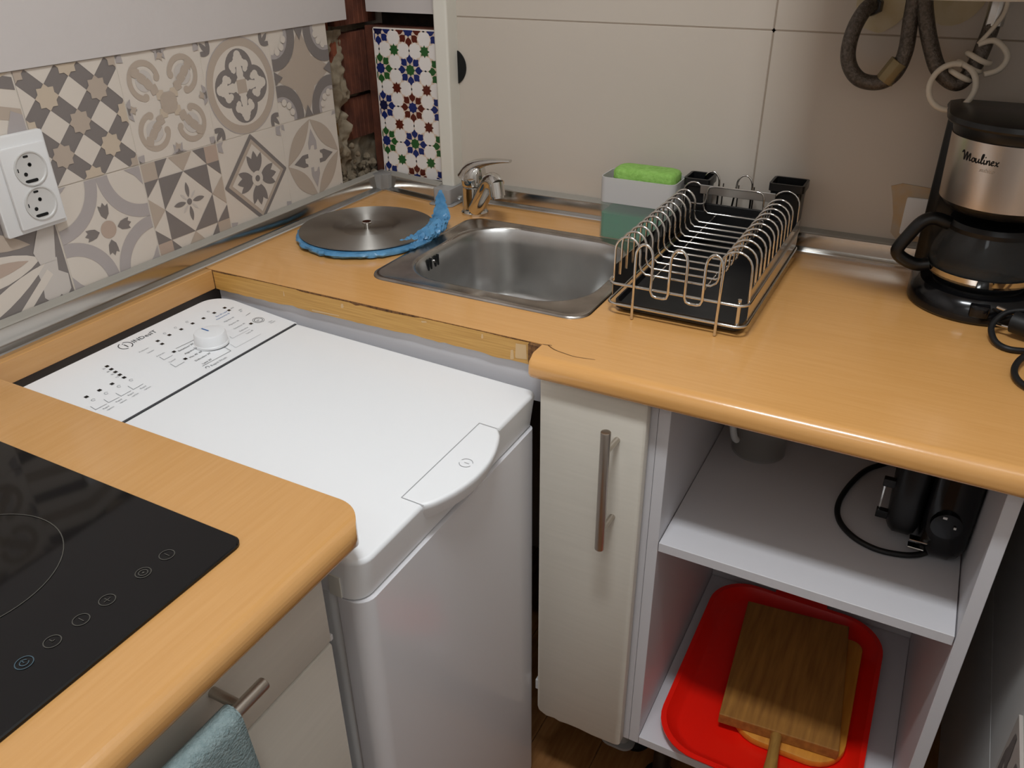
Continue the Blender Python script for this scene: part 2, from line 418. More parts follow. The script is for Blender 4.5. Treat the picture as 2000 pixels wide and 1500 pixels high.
def t_curl(d):
    q = []
    for k in range(4):
        a = k*PI/2; tip = (.5+.5*math.cos(a), .5+.5*math.sin(a)); q.append(tip)
        b = a+PI/4
        for t in (.25, .5, .75):
            e = a+t*PI/2; r = .5-.26*math.sin(t*PI); q.append((.5+r*math.cos(e), .5+r*math.sin(e)))
    d.poly(q, BEI, 1)
    for k in range(4):
        b = k*PI/2+PI/4; c = (.5+.62*math.cos(b), .5+.62*math.sin(b)); a = math.degrees(b)
        d.arc(c, .19, .36, a+100, a+260, LIL, 2, 16); d.arc(c, .235, .36, a+112, a+248, DARK, 3, 14)
        for e in (100, 140, 220, 260):
            z = math.radians(a+e); d.circle((c[0]+.235*math.cos(z), c[1]+.235*math.sin(z)), .06, LIL, 2, 12)
        for e in (150, 180, 210):
            z = math.radians(a+e); d.circle((c[0]+.17*math.cos(z), c[1]+.17*math.sin(z)), .04, BASE, 4, 12)
        a = k*PI/2; d.poly([(.5+.5*math.cos(a)-.08*math.sin(a), .5+.5*math.sin(a)+.08*math.cos(a)), (.5+.5*math.cos(a)+.08*math.sin(a), .5+.5*math.sin(a)-.08*math.cos(a)), (.5+.36*math.cos(a), .5+.36*math.sin(a))], DARK, 4)
def t_circle(d):
    for cx in (0, 1):
        for cy in (0, 1):
            a = {(0, 0): 0, (1, 0): 90, (1, 1): 180, (0, 1): 270}[(cx, cy)]
            d.arc((cx, cy), .375, .5, a, a+90, LIL, 1, 18)
            sx, sy = (1 if cx == 0 else -1), (1 if cy == 0 else -1)
            d.poly([(cx, cy), (cx+sx*.2, cy), (cx+sx*.1, cy+sy*.07), (cx+sx*.07, cy+sy*.1), (cx, cy+sy*.2)], LIL, 1)
    d.circle((.5, .5), .085, PINK, 1, 20)
    for k in range(4): d.poly(tulip((.5, .5), k*PI/2, .1, .245, .052), DARK, 1)
def t_tri(d):
    for k in range(4):
        ca, sa = math.cos(k*PI/2), math.sin(k*PI/2)
        f = lambda x, y: (.5+(x-.5)*ca-(y-.5)*sa, .5+(x-.5)*sa+(y-.5)*ca)
        d.poly([f(.18, .82), f(.5, .82), f(.18, .5)], DARK, 1)
        d.poly([f(0, .82), f(.18, .82), f(.18, 1), f(0, 1)], PINK if k % 2 else BEI, 1)
        d.poly([f(.34, 1), f(.66, 1), f(.5, .82)], BEI, 1)
        d.poly([f(.18, 1), f(.34, 1), f(.18, .82)], DARK, 1); d.poly([f(.66, 1), f(.82, 1), f(.82, .82)], DARK, 1)
        a = k*PI/2; d.poly(petal((.5+.045*math.cos(a), .5+.045*math.sin(a)), a, .16, .026), DARK, 1)
        a += PI/4; d.poly(petal((.5+.04*math.cos(a), .5+.04*math.sin(a)), a, .1, .013), LIGHT, 1)
    d.circle((.5, .5), .033, DARK, 1, 14)
def t_diamond(d):
    dia = lambda r: [(.5-r, .5), (.5, .5-r), (.5+r, .5), (.5, .5+r)]
    d.poly(dia(.5), DARK, 1); d.poly(dia(.44), BEI, 2); d.poly(dia(.385), BASE, 3)
    for k in range(4):
        a = k*PI/2
        d.poly(petal((.5, .5), a, .31, .058), DARK, 4)
        for sgn in (-1, 1):
            d.poly(petal((.5+.05*math.cos(a), .5+.05*math.sin(a)), a+sgn*.46, .25, .045), DARK, 4)
        d.circle((.5+.13*math.cos(a), .5+.13*math.sin(a)), .055, DARK, 4, 12)
        q = (.5+.46*math.cos(a+PI/4)*1.4, .5+.46*math.sin(a+PI/4)*1.4); 
        d.poly([(q[0]-.05, q[1]-.05), (q[0]+.03, q[1]-.08), (q[0]+.02, q[1]), (q[0]+.06, q[1]+.05), (q[0]-.04, q[1]+.07)], LIL, 2)
    d.circle((.5, .5), .085, BASE, 5, 18); d.circle((.5, .5), .036, DARK, 6, 14)
def t_lens(d):
    for k in range(4):
        ca, sa = math.cos(k*PI/2), math.sin(k*PI/2); f = lambda x, y: (.5+(x-.5)*ca-(y-.5)*sa, .5+(x-.5)*sa+(y-.5)*ca)
        q = []; A, B = (.03, .5), (.5, .97)
        for i in range(11):
            t = i/10; m = .10*math.sin(PI*t); q.append((A[0]+(B[0]-A[0])*t-m*.75, A[1]+(B[1]-A[1])*t+m*.75))
        for i in range(9, 0, -1):
            t = i/10; m = .085*math.sin(PI*t); q.append((A[0]+(B[0]-A[0])*t+m*.75, A[1]+(B[1]-A[1])*t-m*.75))
        d.poly([f(*p) for p in q], BEI, 1)
        d.poly([f(*p) for p in ((.425, .70), (.5, .86), (.575, .70), (.575, .60), (.525, .60), (.525, .66), (.475, .66), (.45, .62), (.425, .62))], DARK if k % 2 else LIL, 1)
        d.star(f(0, 1), .1, .05, 4, .6, LIL, 1)
def t_leaf(d):
    d.poly([(0, 0), (1, 0), (1, 1), (0, 1)], DARK, 0)
    d.poly(petal((.78, .46), PI+.02, .95, .135), BASE, 1); d.poly(petal((.66, .47), PI+.02, .72, .06), PINK, 2)
    d.poly([(.7, .38), (.82, .42), (.92, .42), (.9, .3), (.98, .24), (.97, .1), (.9, .03), (.86, .08), (.8, .02), (.74, .05), (.7, .1), (.72, .22)], LIGHT, 1)
    d.poly([(.75, .4), (.9, .4), (.95, .6), (1.0, .8), (.97, 1.0), (.82, 1.0), (.84, .75), (.72, .52)], LIGHT, 2)
    d.poly(petal((.8, .4), PI+.42, 1.0, .075), BASE, 1); d.poly([(.8, .34), (.84, .28), (.5, .0), (.38, 0)], BASE, 1)
    d.poly(petal((.72, .6), PI-.33, .8, .085), BEI, 1); d.circle((.62, .98), .12, LIGHT, 1, 20)
def t_zig(d):
    d.poly([(0, 0), (1, 0), (1, 1), (0, 1)], BASE, 0)
    for i in range(5):
        d.poly([(0, .1+.25*i), (.5, .22+.25*i), (1, .1+.25*i), (1, .2+.25*i), (.5, .34+.25*i), (0, .2+.25*i)], DARK if i % 2 else BEI, 1)
    d.poly([(.8, .5), (1, .4), (1, .65), (.9, .7)], LIL, 2); d.poly([(.7, .9), (1, 1), (.6, 1)], SAND, 2)
top = [(t_curl, 'tile with dark crescents round a beige four point star'), (t_quatre, 'tile with a dark quatrefoil inside a round ring'),
       (t_scroll, 'tile with four pale beige scrolls'), (t_stars, 'tile with sand stars, cream diamonds and dark kites'), (t_zig, 'tile with grey chevrons behind the socket')]
bot = [(t_lens, 'tile with four beige lens shapes'), (t_diamond, 'tile with a leafy dark flower in a diamond'), (t_tri, 'tile of grey triangles round a small star flower'),
       (t_circle, 'tile with lilac arcs round a four tulip flower'), (t_leaf, 'tile with large pale leaves on dark grey'), ]
for i, (f, l) in enumerate(top): tile_obj(i, 0, f, l)
for i, (f, l) in enumerate(bot): tile_obj(i, 1, f, l)
for n in (5, 6, 7):
    tile_obj(n, 0, top[(n*2) % 4][0], None); tile_obj(n, 1, bot[(n*3+1) % 5][0], None)
# exposed brick recess in the corner
def rough_grid(x, y0, y1, z0, z1, amp, sc, n=22, m=60):
    mb = MB(); vs = []
    for i in range(m+1):
        for j in range(n+1):
            y = y0+(y1-y0)*j/n; z = z0+(z1-z0)*i/m
            vs.append((x+amp*(noise.noise((y*sc, z*sc, 3.1))+.5*noise.noise((y*sc*3, z*sc*3, 7)))*1.0, y, z))
    fs = [(i*(n+1)+j, i*(n+1)+j+1, (i+1)*(n+1)+j+1, (i+1)*(n+1)+j) for i in range(m) for j in range(n)]
    return mb.add(vs, fs)
obj('mortar', rough_grid(-.045, Y0, .05, .87, 1.42, .013, 34).mesh('mortar', M_MORTAR, 60), wall_left, 'crumbled grey mortar in the bare corner', kind='stuff')
def ribbed(y0, y1, z0, z1, x, n, m, name='brick'):
    poly = [(-.058, y0)]
    for i in range(n):
        a = y0+(y1-y0)*(i+.12)/n; b = y0+(y1-y0)*(i+.88)/n
        poly += [(x-.0025, y0+(y1-y0)*i/n), (x, a), (x, b)]
    poly += [(x-.0025, y1), (-.058, y1)]
    obj(name, MB().prism([(p[0], p[1]) for p in poly], z0, z1).mesh('brick', m, 0), wall_left)
ribbed(-.078, .052, 1.205, 1.40, -.020, 9, M_BRICK2)
ribbed(Y0+.004, -.088, 1.196, 1.222, -.030, 3, M_BRICK)
ribbed(-.070, .052, 1.075, 1.190, -.024, 9, M_BRICK2)
ribbed(-.096, -.074, 1.06, 1.180, -.026, 2, M_BRICK)
ribbed(-.060, .052, .985, 1.066, -.032, 8, M_BRICK2)
ribbed(Y0+.008, -.085, .92, 1.035, -.034, 3, mat('sandy_brick', '7c6138', .9, vscale=30, hex2='5e4728', bump=.6, bscale=80))
sheet = rough_grid(-.0245, Y0, -.066, .90, 1.20, .022, 30, 20, 70)
obj('mortar', sheet.mesh('mortar', M_MORTAR, 60), wall_left, 'grey mortar smeared over the broken bricks', kind='stuff')
mr = MB()
for i in range(60):
    y = random.uniform(Y0+.005, .0); z = .885+abs(random.gauss(0, .035)); x = random.uniform(-.035, -.016)
    r = random.uniform(.003, .011)
    vs = []; 
    for a in range(3):
        pass
    ring = []
    for (rr, zz) in ((.5, -.8), (1, -.1), (.8, .55), (.3, .9)):
        ring.append([(x+rr*r*math.cos(k*PI/3)*random.uniform(.8, 1.1), y+rr*r*math.sin(k*PI/3)*random.uniform(.8, 1.1), z+zz*r) for k in range(6)])
    mr.loft(ring, cap0=True, cap1=True)
obj('rubble', mr.mesh('rubble', M_MORTAR, 0), wall_left, 'loose rubble at the foot of the bare corner', kind='stuff')

# ---- back wall
XV_, ZG_ = .7873, 1.2236
wb = MB().box((.19, .009, 0), (1.45, .15, 2.45)).box((-.15, .06, 0), (.19, .15, 1.2)).box((-.004, .0, 1.226), (.19, .15, 2.45), 1).box((-.15, .06, 1.2), (.0, .15, 2.45)).box((-.02, .012, 0), (.19, .06, 1.199), 4).box((0, .045, 1.199), (.19, .06, 1.226), 2)
wb.box((XV_-.003, .0007, .70), (XV_+.003, .009, 1.75), 3).box((.2, .0007, ZG_-.003), (1.32, .009, ZG_+.003), 3)
wall_back = struct('wall_back', wb.mesh('wall_back', [M_GROUT, M_PLASTER, M_DARKGAP, mat('tile_grout', '9d8f80', .9), M_BRICK2], 0), 'back wall of large white tiles behind the sink', 'wall')
XV = .7873; ZG = 1.2236
for (x0, x1) in ((.2, XV-.0012), (XV+.0012, 1.325)):
    for (z0, z1) in ((.70, ZG-.001), (ZG+.001, 1.745)):
        obj('tile', MB().box((x0, 0, z0), (x1, .010, z1)).mesh('tile', M_WTILE, 0, bevel=.0007, bseg=1), wall_back)
# yellowish sealant round the pipe outlets and the dark round hole beside the pillar
def blob(cx, cz, r, seed, n=26, amp=.18, sx=1, sz=1):
    return [(cx+sx*r*(1+amp*noise.noise((math.cos(a)*1.3+seed, math.sin(a)*1.3, seed)))*math.cos(a), cz+sz*r*(1+amp*noise.noise((math.cos(a)*1.3+seed, math.sin(a)*1.3, seed)))*math.sin(a)) for a in [2*PI*i/n for i in range(n)]]
obj('sealant', MB().prism(blob(.937, 1.262, .034, 2), -.003, .004, axes='xzy').mesh('sealant', M_STAIN, 0), wall_back, 'yellow sealant patch at a pipe outlet')
obj('sealant', MB().prism(blob(1.03, 1.288, .045, 5), -.003, .004, axes='xzy').mesh('sealant', M_STAIN, 0), wall_back, 'yellow sealant patch at a pipe outlet')
obj('pipe_hole', MB().cyl((.188, -.0035, 1.135), (.188, .004, 1.135), .034, 40).mesh('pipe_hole', M_HOLE, 30), wall_back, 'black round hole beside the white pillar')
# pillar (pipe duct)
obj_p = struct('trim_1', MB().box((.1745, -.036, .905), (.2045, .012, 2.45)).mesh('trim_1', mat('cream_pvc_duct', 'ddd8cc', .4), 0, bevel=.004, bseg=3), 'white vertical pipe duct between mosaic panel and tiles', 'duct')

# ---- aluminium upstand trims
def trim_mesh(a, b):
    """profile swept from a to b (wall foot points); profile stands to the left of a->b"""
    a, b = Vector((*a, 0)), Vector((*b, 0)); dr = (b-a).normalized(); nrm = Vector((dr.y, -dr.x, 0))
    mb = MB()
    for prof, mi in (([(.0270, 0), (.0275, .0040), (.0260, .0058), (.0165, .0082), (.0140, .0085), (.0140, 0)], 0),
                     ([(.0140, .0005), (.0150, .0085), (.0118, .0320), (.0050, .0325), (.003, .0005)], 1),
                     ([(.0125, .0310), (.0132, .0325), (.0115, .0345), (.0005, .0385), (.0005, .0310)], 2)):
        n = len(prof); vs = [a+nrm*p[0]+Vector((0, 0, ZC+p[1])) for p in prof]+[b+nrm*p[0]+Vector((0, 0, ZC+p[1])) for p in prof]
        mb.add(vs, [list(range(n)), list(range(n, 2*n))[::-1]]+[(i, (i+1) % n, n+(i+1) % n, n+i) for i in range(n)], mi)
    return mb.mesh('trim', [M_ALU, M_ALUPANEL, M_GASKET], 25)
struct('trim_2', trim_mesh((.0005, -2.6), (.0005, -.02)), 'aluminium worktop upstand along the patterned tile wall', 'trim')
t3 = struct('trim_3', trim_mesh((.012, -.004), (.178, -.036)), 'short aluminium upstand below the mosaic panel', 'trim')
struct('trim_4', trim_mesh((.205, -.0005), (1.31, -.0005)), 'aluminium worktop upstand along the white tiled wall', 'trim')
obj('corner_piece', MB().prism([(.0, -.045), (.0275, -.043), (.0275, -.034), (.040, -.033), (.042, -.006), (0, 0)], ZC, ZC+.0365).mesh('corner_piece', mat('dull_grey_plastic', '8a8783', .4), 30, bevel=.002), t3, 'grey plastic inner corner piece')
obj('joint_piece', MB().prism(rrect(.172, -.066, .212, -.012, .006), ZC+.003, ZC+.033).prism(rrect(.164, -.074, .220, -.012, .009), ZC, ZC+.003).mesh('joint_piece', clear_plastic('clear_grey_joint', 'a8a6a4', .85, .2), 30, bevel=.0015), t3, 'translucent plastic joint under the pillar')

# ================================================================== WORKTOPS
def fill_plate(outer, inner, z0, z1, name, mats):
    bm = bmesh.new()
    for z, flip in ((z1, False), (z0, True)):
        ed = []
        for loop in (outer, inner):
            vs = [bm.verts.new((p[0], p[1], z)) for p in loop]
            ed += [bm.edges.new((vs[i], vs[(i+1) % len(vs)])) for i in range(len(vs))]
        bmesh.ops.triangle_fill(bm, use_beauty=True, use_dissolve=False, edges=ed)
    for loop in (outer, inner):
        lo_ = [bm.verts.new((p[0], p[1], z0)) for p in loop]; hi = [bm.verts.new((p[0], p[1], z1)) for p in loop]
        for i in range(len(loop)): bm.faces.new((lo_[i], lo_[(i+1) % len(loop)], hi[(i+1) % len(loop)], hi[i]))
    bmesh.ops.remove_doubles(bm, verts=bm.verts, dist=1e-6)
    bmesh.ops.recalc_face_normals(bm, faces=bm.faces)
    me = bpy.data.meshes.new(name); bm.to_mesh(me); bm.free()
    for m in mats: me.materials.append(m)
    return me
SX0, SX1, SY0, SY1 = .287, .668, -.446, -.108      # sink rim
hole = rrect(SX0+.008, SY0+.008, SX1-.008, SY1-.008, .03, 5)
YF = -.533
wt = thing('worktop', 'beech laminate worktop with the sink, cut back beside the washer', 'worktop', (.65, -.3, ZC))
obj('top_board', fill_plate([(.0, .0), (.0, YF), (1.309, YF), (1.309, 0)], hole, .850, ZC, 'top_board', [M_BEECH_X]), wt)
def nose_profile():
    pts = [(YF, ZC)]
    cy, cz, r = -.561, ZC-.017, .017
    for i in range(9):
        a = math.radians(90+90*i/8); pts.append((cy+r*math.cos(a), cz+r*math.sin(a)))
    cz2, r2 = .858, .010; cy2 = -.578+r2
    for i in range(7):
        a = math.radians(180+90*i/6); pts.append((cy2+r2*math.cos(a), cz2+r2*math.sin(a)))
    pts.append((YF, .848)); return pts
np_ = nose_profile()
nm = MB(); xs = [.647, .649, .652, .66, 1.309]
rings = []
for i, x in enumerate(xs):
    k = {0: .0025, 1: .001}.get(i, 0)
    rings.append([(x+(.0012*noise.noise((p[0]*200, p[1]*200, 1)) if i == 0 else 0), p[0]+(k if p[0] < -.55 else 0), p[1]) for p in np_])
nm.loft(rings, cap0=True, cap1=True)
obj('rounded_front_edge', nm.mesh('rounded_front_edge', M_BEECH_X, 40, wn=True), wt)
# ragged oak tape on the cut edge, dark core showing above it
n = 60; vs = []
for i in range(n+1):
    x = .040+(.627-.040)*i/n
    top_ = ZC-.0016-.0030*max(0, noise.noise((x*9, 0, 0)))-.0016*(1 if .22 < x < .45 else 0)-.003*math.exp(-((x-.335)/.004)**2); b_ = .8465+.0026*noise.noise((x*22, 5, 0))+.0018*noise.noise((x*80, 5, 0))-(.002 if x > .56 else 0)
    for (y, z) in ((YF-.0015, b_), (YF-.0015, top_), (YF, top_), (YF, b_)): vs.append((x, y, z))
fs = [(4*i+k, 4*i+(k+1) % 4, 4*i+4+(k+1) % 4, 4*i+4+k) for i in range(n) for k in range(4)]+[(0, 1, 2, 3), (4*n+3, 4*n+2, 4*n+1, 4*n)]
tape = obj('edge_tape', MB().add(vs, fs).mesh('edge_tape', M_OAKTAPE, 0), wt, 'oak edge tape with a ragged lower edge')
for (x0, x1, z0, z1) in ((.606, .624, .850, .874), (.598, .604, .846, .862), (.552, .556, .868, .876), (.452, .462, .8715, .8755), (.19, .193, .862, .872), (.245, .30, .8475, .8515), (.305, .311, .865, .873)):
    obj('glue_mark', MB().add([(x0, YF-.0019, z0+.001), (x0+.002, YF-.0019, z0), (x1, YF-.0019, z0+.002), (x1-.001, YF-.0019, z1), (x0+.001, YF-.0019, z1-.001)], [(0, 1, 2, 3, 4)]).mesh('glue_mark', M_GLUE, 0), tape, 'pale dried glue mark')
core = MB()
for i in range(18):
    x0 = .036+.593*i/18; x1 = .036+.593*(i+1)/18; core.box((x0, YF-.0008, .851), (x1, YF+.0005, ZC-.0007))
obj('dark_joint', core.mesh('dark_joint', M_DARKCORE, 0), wt, 'dark chipboard line above the edge tape')
obj('chipped_core', MB().box((.6275, YF-.006, .850), (.6475, YF+.0005, ZC-.001)).mesh('chipped_core', M_DARKCORE, 0, bevel=.001, bseg=1), wt, 'bare chipboard beside the broken edge')
dk = Decal((0, 0, ZC), (1, 0, 0), (0, 1, 0), 1.0)
crk = smooth_path([(.655, -.533, 0), (.668, -.541, 0), (.684, -.545, 0), (.70, -.5475, 0), (.716, -.5455, 0), (.728, -.5435, 0)], 4)
for i in range(len(crk)-1): dk.line([crk[i][:2], crk[i+1][:2]], .0013*(1-.6*i/len(crk)), 0)
dk.line([(.6478, YF-.001), (.66, YF+.001)], .0012, 0)
obj('crack', dk.mb.mesh('crack', M_DARKCORE, 0), wt, 'thin dark crack in the laminate')
# strip behind the washer
tag(obj('filler_strip', MB().box((.0, -.9285, .8465), (.0385, YF-.0012, ZC-.0002)).mesh('filler_strip', M_BEECH_Y, 0, bevel=.0008, bseg=1)), 'narrow beech strip behind the washing machine', 'worktop strip')
# hob worktop
hw = thing('worktop', 'beech laminate worktop holding the black hob', 'worktop', (.33, -1.4, ZC))
XF = .657; rr = .040; YE = -.9295; RT, RB = .0165, .0150
xs_ = [0, .3, .55]+[XF-rr+rr*math.sin(math.radians(q)) for q in range(0, 91, 6)]
xs_ = sorted(set(xs_+[XF-RT+RT*math.sin(math.radians(q)) for q in range(10, 90, 12)]))
def yend(x): return YE-(rr-math.sqrt(max(0, rr*rr-max(0, x-(XF-rr))**2)))
def ztop(x): return ZC if x <= XF-RT else ZC-RT+math.sqrt(max(0, RT*RT-(x-XF+RT)**2))
def zbot(x): return .8465 if x <= XF-RB else .8465+RB-math.sqrt(max(0, RB*RB-(x-XF+RB)**2))
n = len(xs_); vs = []
for x in xs_: vs += [(x, -2.6, zbot(x)), (x, -2.6, ztop(x)), (x, yend(x), ztop(x)), (x, yend(x), zbot(x))]
fs = []
for i in range(n-1):
    o = 4*i; fs += [(o+1, o+2, o+6, o+5), (o, o+4, o+7, o+3), (o+2, o+3, o+7, o+6), (o, o+1, o+5, o+4)]
fs += [(0, 3, 2, 1), (4*n-4, 4*n-3, 4*n-2, 4*n-1)]
obj('top_board', MB().add(vs, fs).mesh('top_board', M_BEECH_Y, 50, wn=True), hw)

# ================================================================== SINK
sk = thing('kitchen_sink', 'square stainless steel sink set into the beech worktop', 'sink', (.477, -.277, ZC))
def ring(x0, y0, x1, y1, r, z): return [(p[0], p[1], z) for p in rrect(x0, y0, x1, y1, r, 8)]
ox = lambda e: (SX0+e, SY0+e, SX1-e, SY1-e)
OPx0, OPy0, OPx1, OPy1 = .318, -.408, .640, -.127
rg = [ring(*ox(0), .032, ZC+.0003), ring(*ox(.0008), .032, ZC+.0028), ring(*ox(.004), .03, ZC+.004), ring(*ox(.009), .027, ZC+.0036), ring(*ox(.013), .026, ZC+.0018)]
rg += [ring(OPx0-.006, OPy0-.006, OPx1+.006, OPy1+.006, .088, ZC+.0015), ring(OPx0-.002, OPy0-.002, OPx1+.002, OPy1+.002, .086, ZC+.0008), ring(OPx0, OPy0, OPx1, OPy1, .085, ZC-.0015)]
obj('rim', MB().loft(rg).mesh('rim', M_STEELDIRTY, 60), sk, 'stained steel rim')
bw = [ring(OPx0, OPy0, OPx1, OPy1, .085, ZC-.0015), ring(OPx0+.004, OPy0+.004, OPx1-.004, OPy1-.004, .083, ZC-.008)]
for k in range(1, 6):
    e = .004+.014*k/5; bw.append(ring(OPx0+e, OPy0+e, OPx1-e, OPy1-e, .08, ZC-.008-.10*k/5))
for k in range(1, 7):
    a = math.radians(90*k/6); e = .018+.032*(1-math.cos(a)); bw.append(ring(OPx0+e, OPy0+e, OPx1-e, OPy1-e, .08-.03*k/6, ZC-.108-.032*math.sin(a)))
bw.append(ring(.44, -.30, .52, -.23, .03, ZC-.143))
obj('bowl', MB().loft(bw, cap1=True).mesh('bowl', M_STEEL, 60), sk)
for k in range(4):
    y = -.322+.0085*k+(.005 if k > 1 else 0)
    obj('overflow_slot', MB().prism([(q[0], q[1]) for q in rrect(y, .853, y+.0036, .873, .0016, 3)], .3195, .3255, axes='yzx').mesh('overflow_slot', M_HOLE, 0), sk)
obj('overflow_screw', MB().cyl((.3225, -.3, .864), (.3255, -.3, .864), .0028, 12).mesh('overflow_screw', M_CHROME, 30), sk)
dr = obj('drain', MB().lathe([(.034, ZC-.1428), (.034, ZC-.1405), (.028, ZC-.1400), (.024, ZC-.142), (.006, ZC-.1425)], (.48, -.265), 28).mesh('drain', M_CHROME, 40), sk)

# ================================================================== FAUCET
fx, fy = .277, -.078
fc = thing('kitchen_faucet', 'chrome single lever faucet behind the sink', 'faucet', (fx, fy, ZC))
obj('body', MB().lathe([(.0265, ZC), (.0265, ZC+.004), (.0245, ZC+.006), (.0235, ZC+.012), (.0235, ZC+.052), (.024, ZC+.0535), (.0235, ZC+.055)], (fx, fy), 32).mesh('body', M_CHROME, 40), fc)
cap = []
for (dz, r, ox_) in ((.0555, .0236, 0), (.0575, .0248, 0), (.070, .0248, -.0005), (.080, .0235, -.001), (.088, .0195, .0), (.093, .012, .003), (.0945, .005, .004)):
    cap.append([(fx+ox_+r*math.cos(2*PI*i/28), fy+r*math.sin(2*PI*i/28), ZC+dz+.010*math.cos(2*PI*i/28)*(dz-.05)/.04) for i in range(28)])
lever = obj('lever', MB().loft(cap, cap0=True, cap1=True).mesh('lever', M_CHROME, 60), fc)
lp = [(fx-.014, fy, ZC+.070), (fx-.006, fy, ZC+.085), (fx+.010, fy-.001, ZC+.096), (fx+.032, fy-.002, ZC+.1035), (fx+.060, fy-.003, ZC+.1085), (fx+.082, fy-.004, ZC+.1105)]
lp = smooth_path(lp, 4); rings = []
for i, p in enumerate(lp):
    t = i/(len(lp)-1); wv = .018*(1-t)+.0065; th = .016*(1-t)**1.5+.0030
    q = lp[min(i+1, len(lp)-1)]-lp[max(i-1, 0)]; q.normalize(); up = Vector((-q.z, 0, q.x))
    rings.append([tuple(p+Vector((0, 1, 0))*wv*math.cos(2*PI*k/14)+up*th*math.sin(2*PI*k/14)) for k in range(14)])
obj('lever_arm', MB().loft(rings, cap0=True, cap1=True).mesh('lever_arm', M_CHROME, 60), lever)
sp = smooth_path([(fx+.008, fy-.012, ZC+.012), (fx+.024, fy-.022, ZC+.030), (fx+.046, fy-.036, ZC+.060), (fx+.060, fy-.044, ZC+.079), (fx+.073, fy-.052, ZC+.084), (fx+.083, fy-.058, ZC+.079)], 5)
rs = [.0145+.0015*math.sin(PI*i/(len(sp)-1)) for i in range(len(sp))]
spo = obj('spout', MB().tube(sp, rs, 18).mesh('spout', M_CHROME, 50), fc)
obj('aerator', MB().cyl((fx+.079, fy-.056, ZC+.084), (fx+.0845, fy-.0595, ZC+.060), .0145, 22).cyl((fx+.0845, fy-.0595, ZC+.060), (fx+.0855, fy-.060, ZC+.056), .012, 22).mesh('aerator', M_CHROME, 40), spo)

# ================================================================== ROUND STEEL LID + BLUE BAG
lx, ly = .166, -.277
lid = thing('round_lid', 'round brushed steel lid with a sunken centre and small knob', 'lid', (lx, ly, ZC+.010))
LR = .1225
me = MB().lathe([(LR-.004, ZC+.0125), (LR, ZC+.0140), (LR, ZC+.0155), (LR-.006, ZC+.0175), (.064, ZC+.0195), (.060, ZC+.0190), (.043, ZC+.0120), (.038, ZC+.0105), (.0372, ZC+.0122), (.035, ZC+.0122), (.034, ZC+.0102), (.010, ZC+.0102)], (0, 0), 72).mesh('disc', M_LID, 25)
o = obj('disc', me, lid); o.location = (0, 0, -(ZC+.010)); 
o.location = Vector((lx, ly, 0))-Vector((lx, ly, ZC+.010))
obj('knob', MB().lathe([(.006, ZC+.0102), (.006, ZC+.020), (.0090, ZC+.0215), (.0090, ZC+.0245), (.008, ZC+.0255)], (lx, ly), 24).mesh('knob', M_CHROME, 40), lid)
# bag: crumpled ring pinched below the lid and a twisted tail
bv = []; NA, NB = 110, 10
for i in range(NA):
    a = 2*PI*i/NA
    front = .5-.5*math.cos(a-math.radians(115))     # thick away from wall corner
    for j in range(NB):
        b = 2*PI*j/NB; rw = .014*(1+.0)
        nz = noise.noise((math.cos(a)*14, math.sin(a)*14, j*1.3))*.0035+noise.noise((math.cos(a)*40, math.sin(a)*40, j*2.3))*.0016
        R_ = LR-.008+.005*math.cos(a+.9)+(rw+nz*1.5)*math.cos(b); z = ZC+.0072+(.0066+nz*.3)*math.sin(b)
        bv.append((lx+R_*math.cos(a), ly+R_*math.sin(a), max(ZC+.0006, min(z, ZC+(.0117 if R_ < .127 else .0140)))))
bf = [(i*NB+j, i*NB+(j+1) % NB, ((i+1) % NA)*NB+(j+1) % NB, ((i+1) % NA)*NB+j) for i in range(NA) for j in range(NB)]
bag = MB().add(bv, bf)
tp = smooth_path([(.252, -.345, ZC+.008), (.272, -.312, ZC+.010), (.285, -.272, ZC+.014), (.288, -.238, ZC+.020), (.278, -.205, ZC+.024), (.263, -.178, ZC+.034), (.256, -.166, ZC+.048), (.252, -.160, ZC+.060)], 12)
trs = []; tv = []; NT = 22
for i, p in enumerate(tp):
    t = i/(len(tp)-1); r0 = (.008+.018*t) if t < .45 else (.0165 if t < .58 else .0165-.0125*(t-.58)/.42)
    ring_ = []
    for k in range(NT):
        a = 2*PI*k/NT; r_ = r0*(1+.42*noise.noise((p.x*170, p.y*170, math.cos(a)*2.2+p.z*90))+.38*noise.noise((p.x*480, p.y*480, math.sin(a)*4+p.z*200)))
        ring_.append((p.x+r_*math.cos(a), p.y+r_*math.sin(a)*.5, max(ZC+.0006, p.z+r_*.8*math.sin(a))))
    trs.append(ring_)
bag.loft(trs, cap0=True, cap1=True)
tag(obj('plastic_bag', bag.mesh('plastic_bag', M_BLUEBAG, 40)), 'crumpled blue plastic bag under the round steel lid', 'bag')

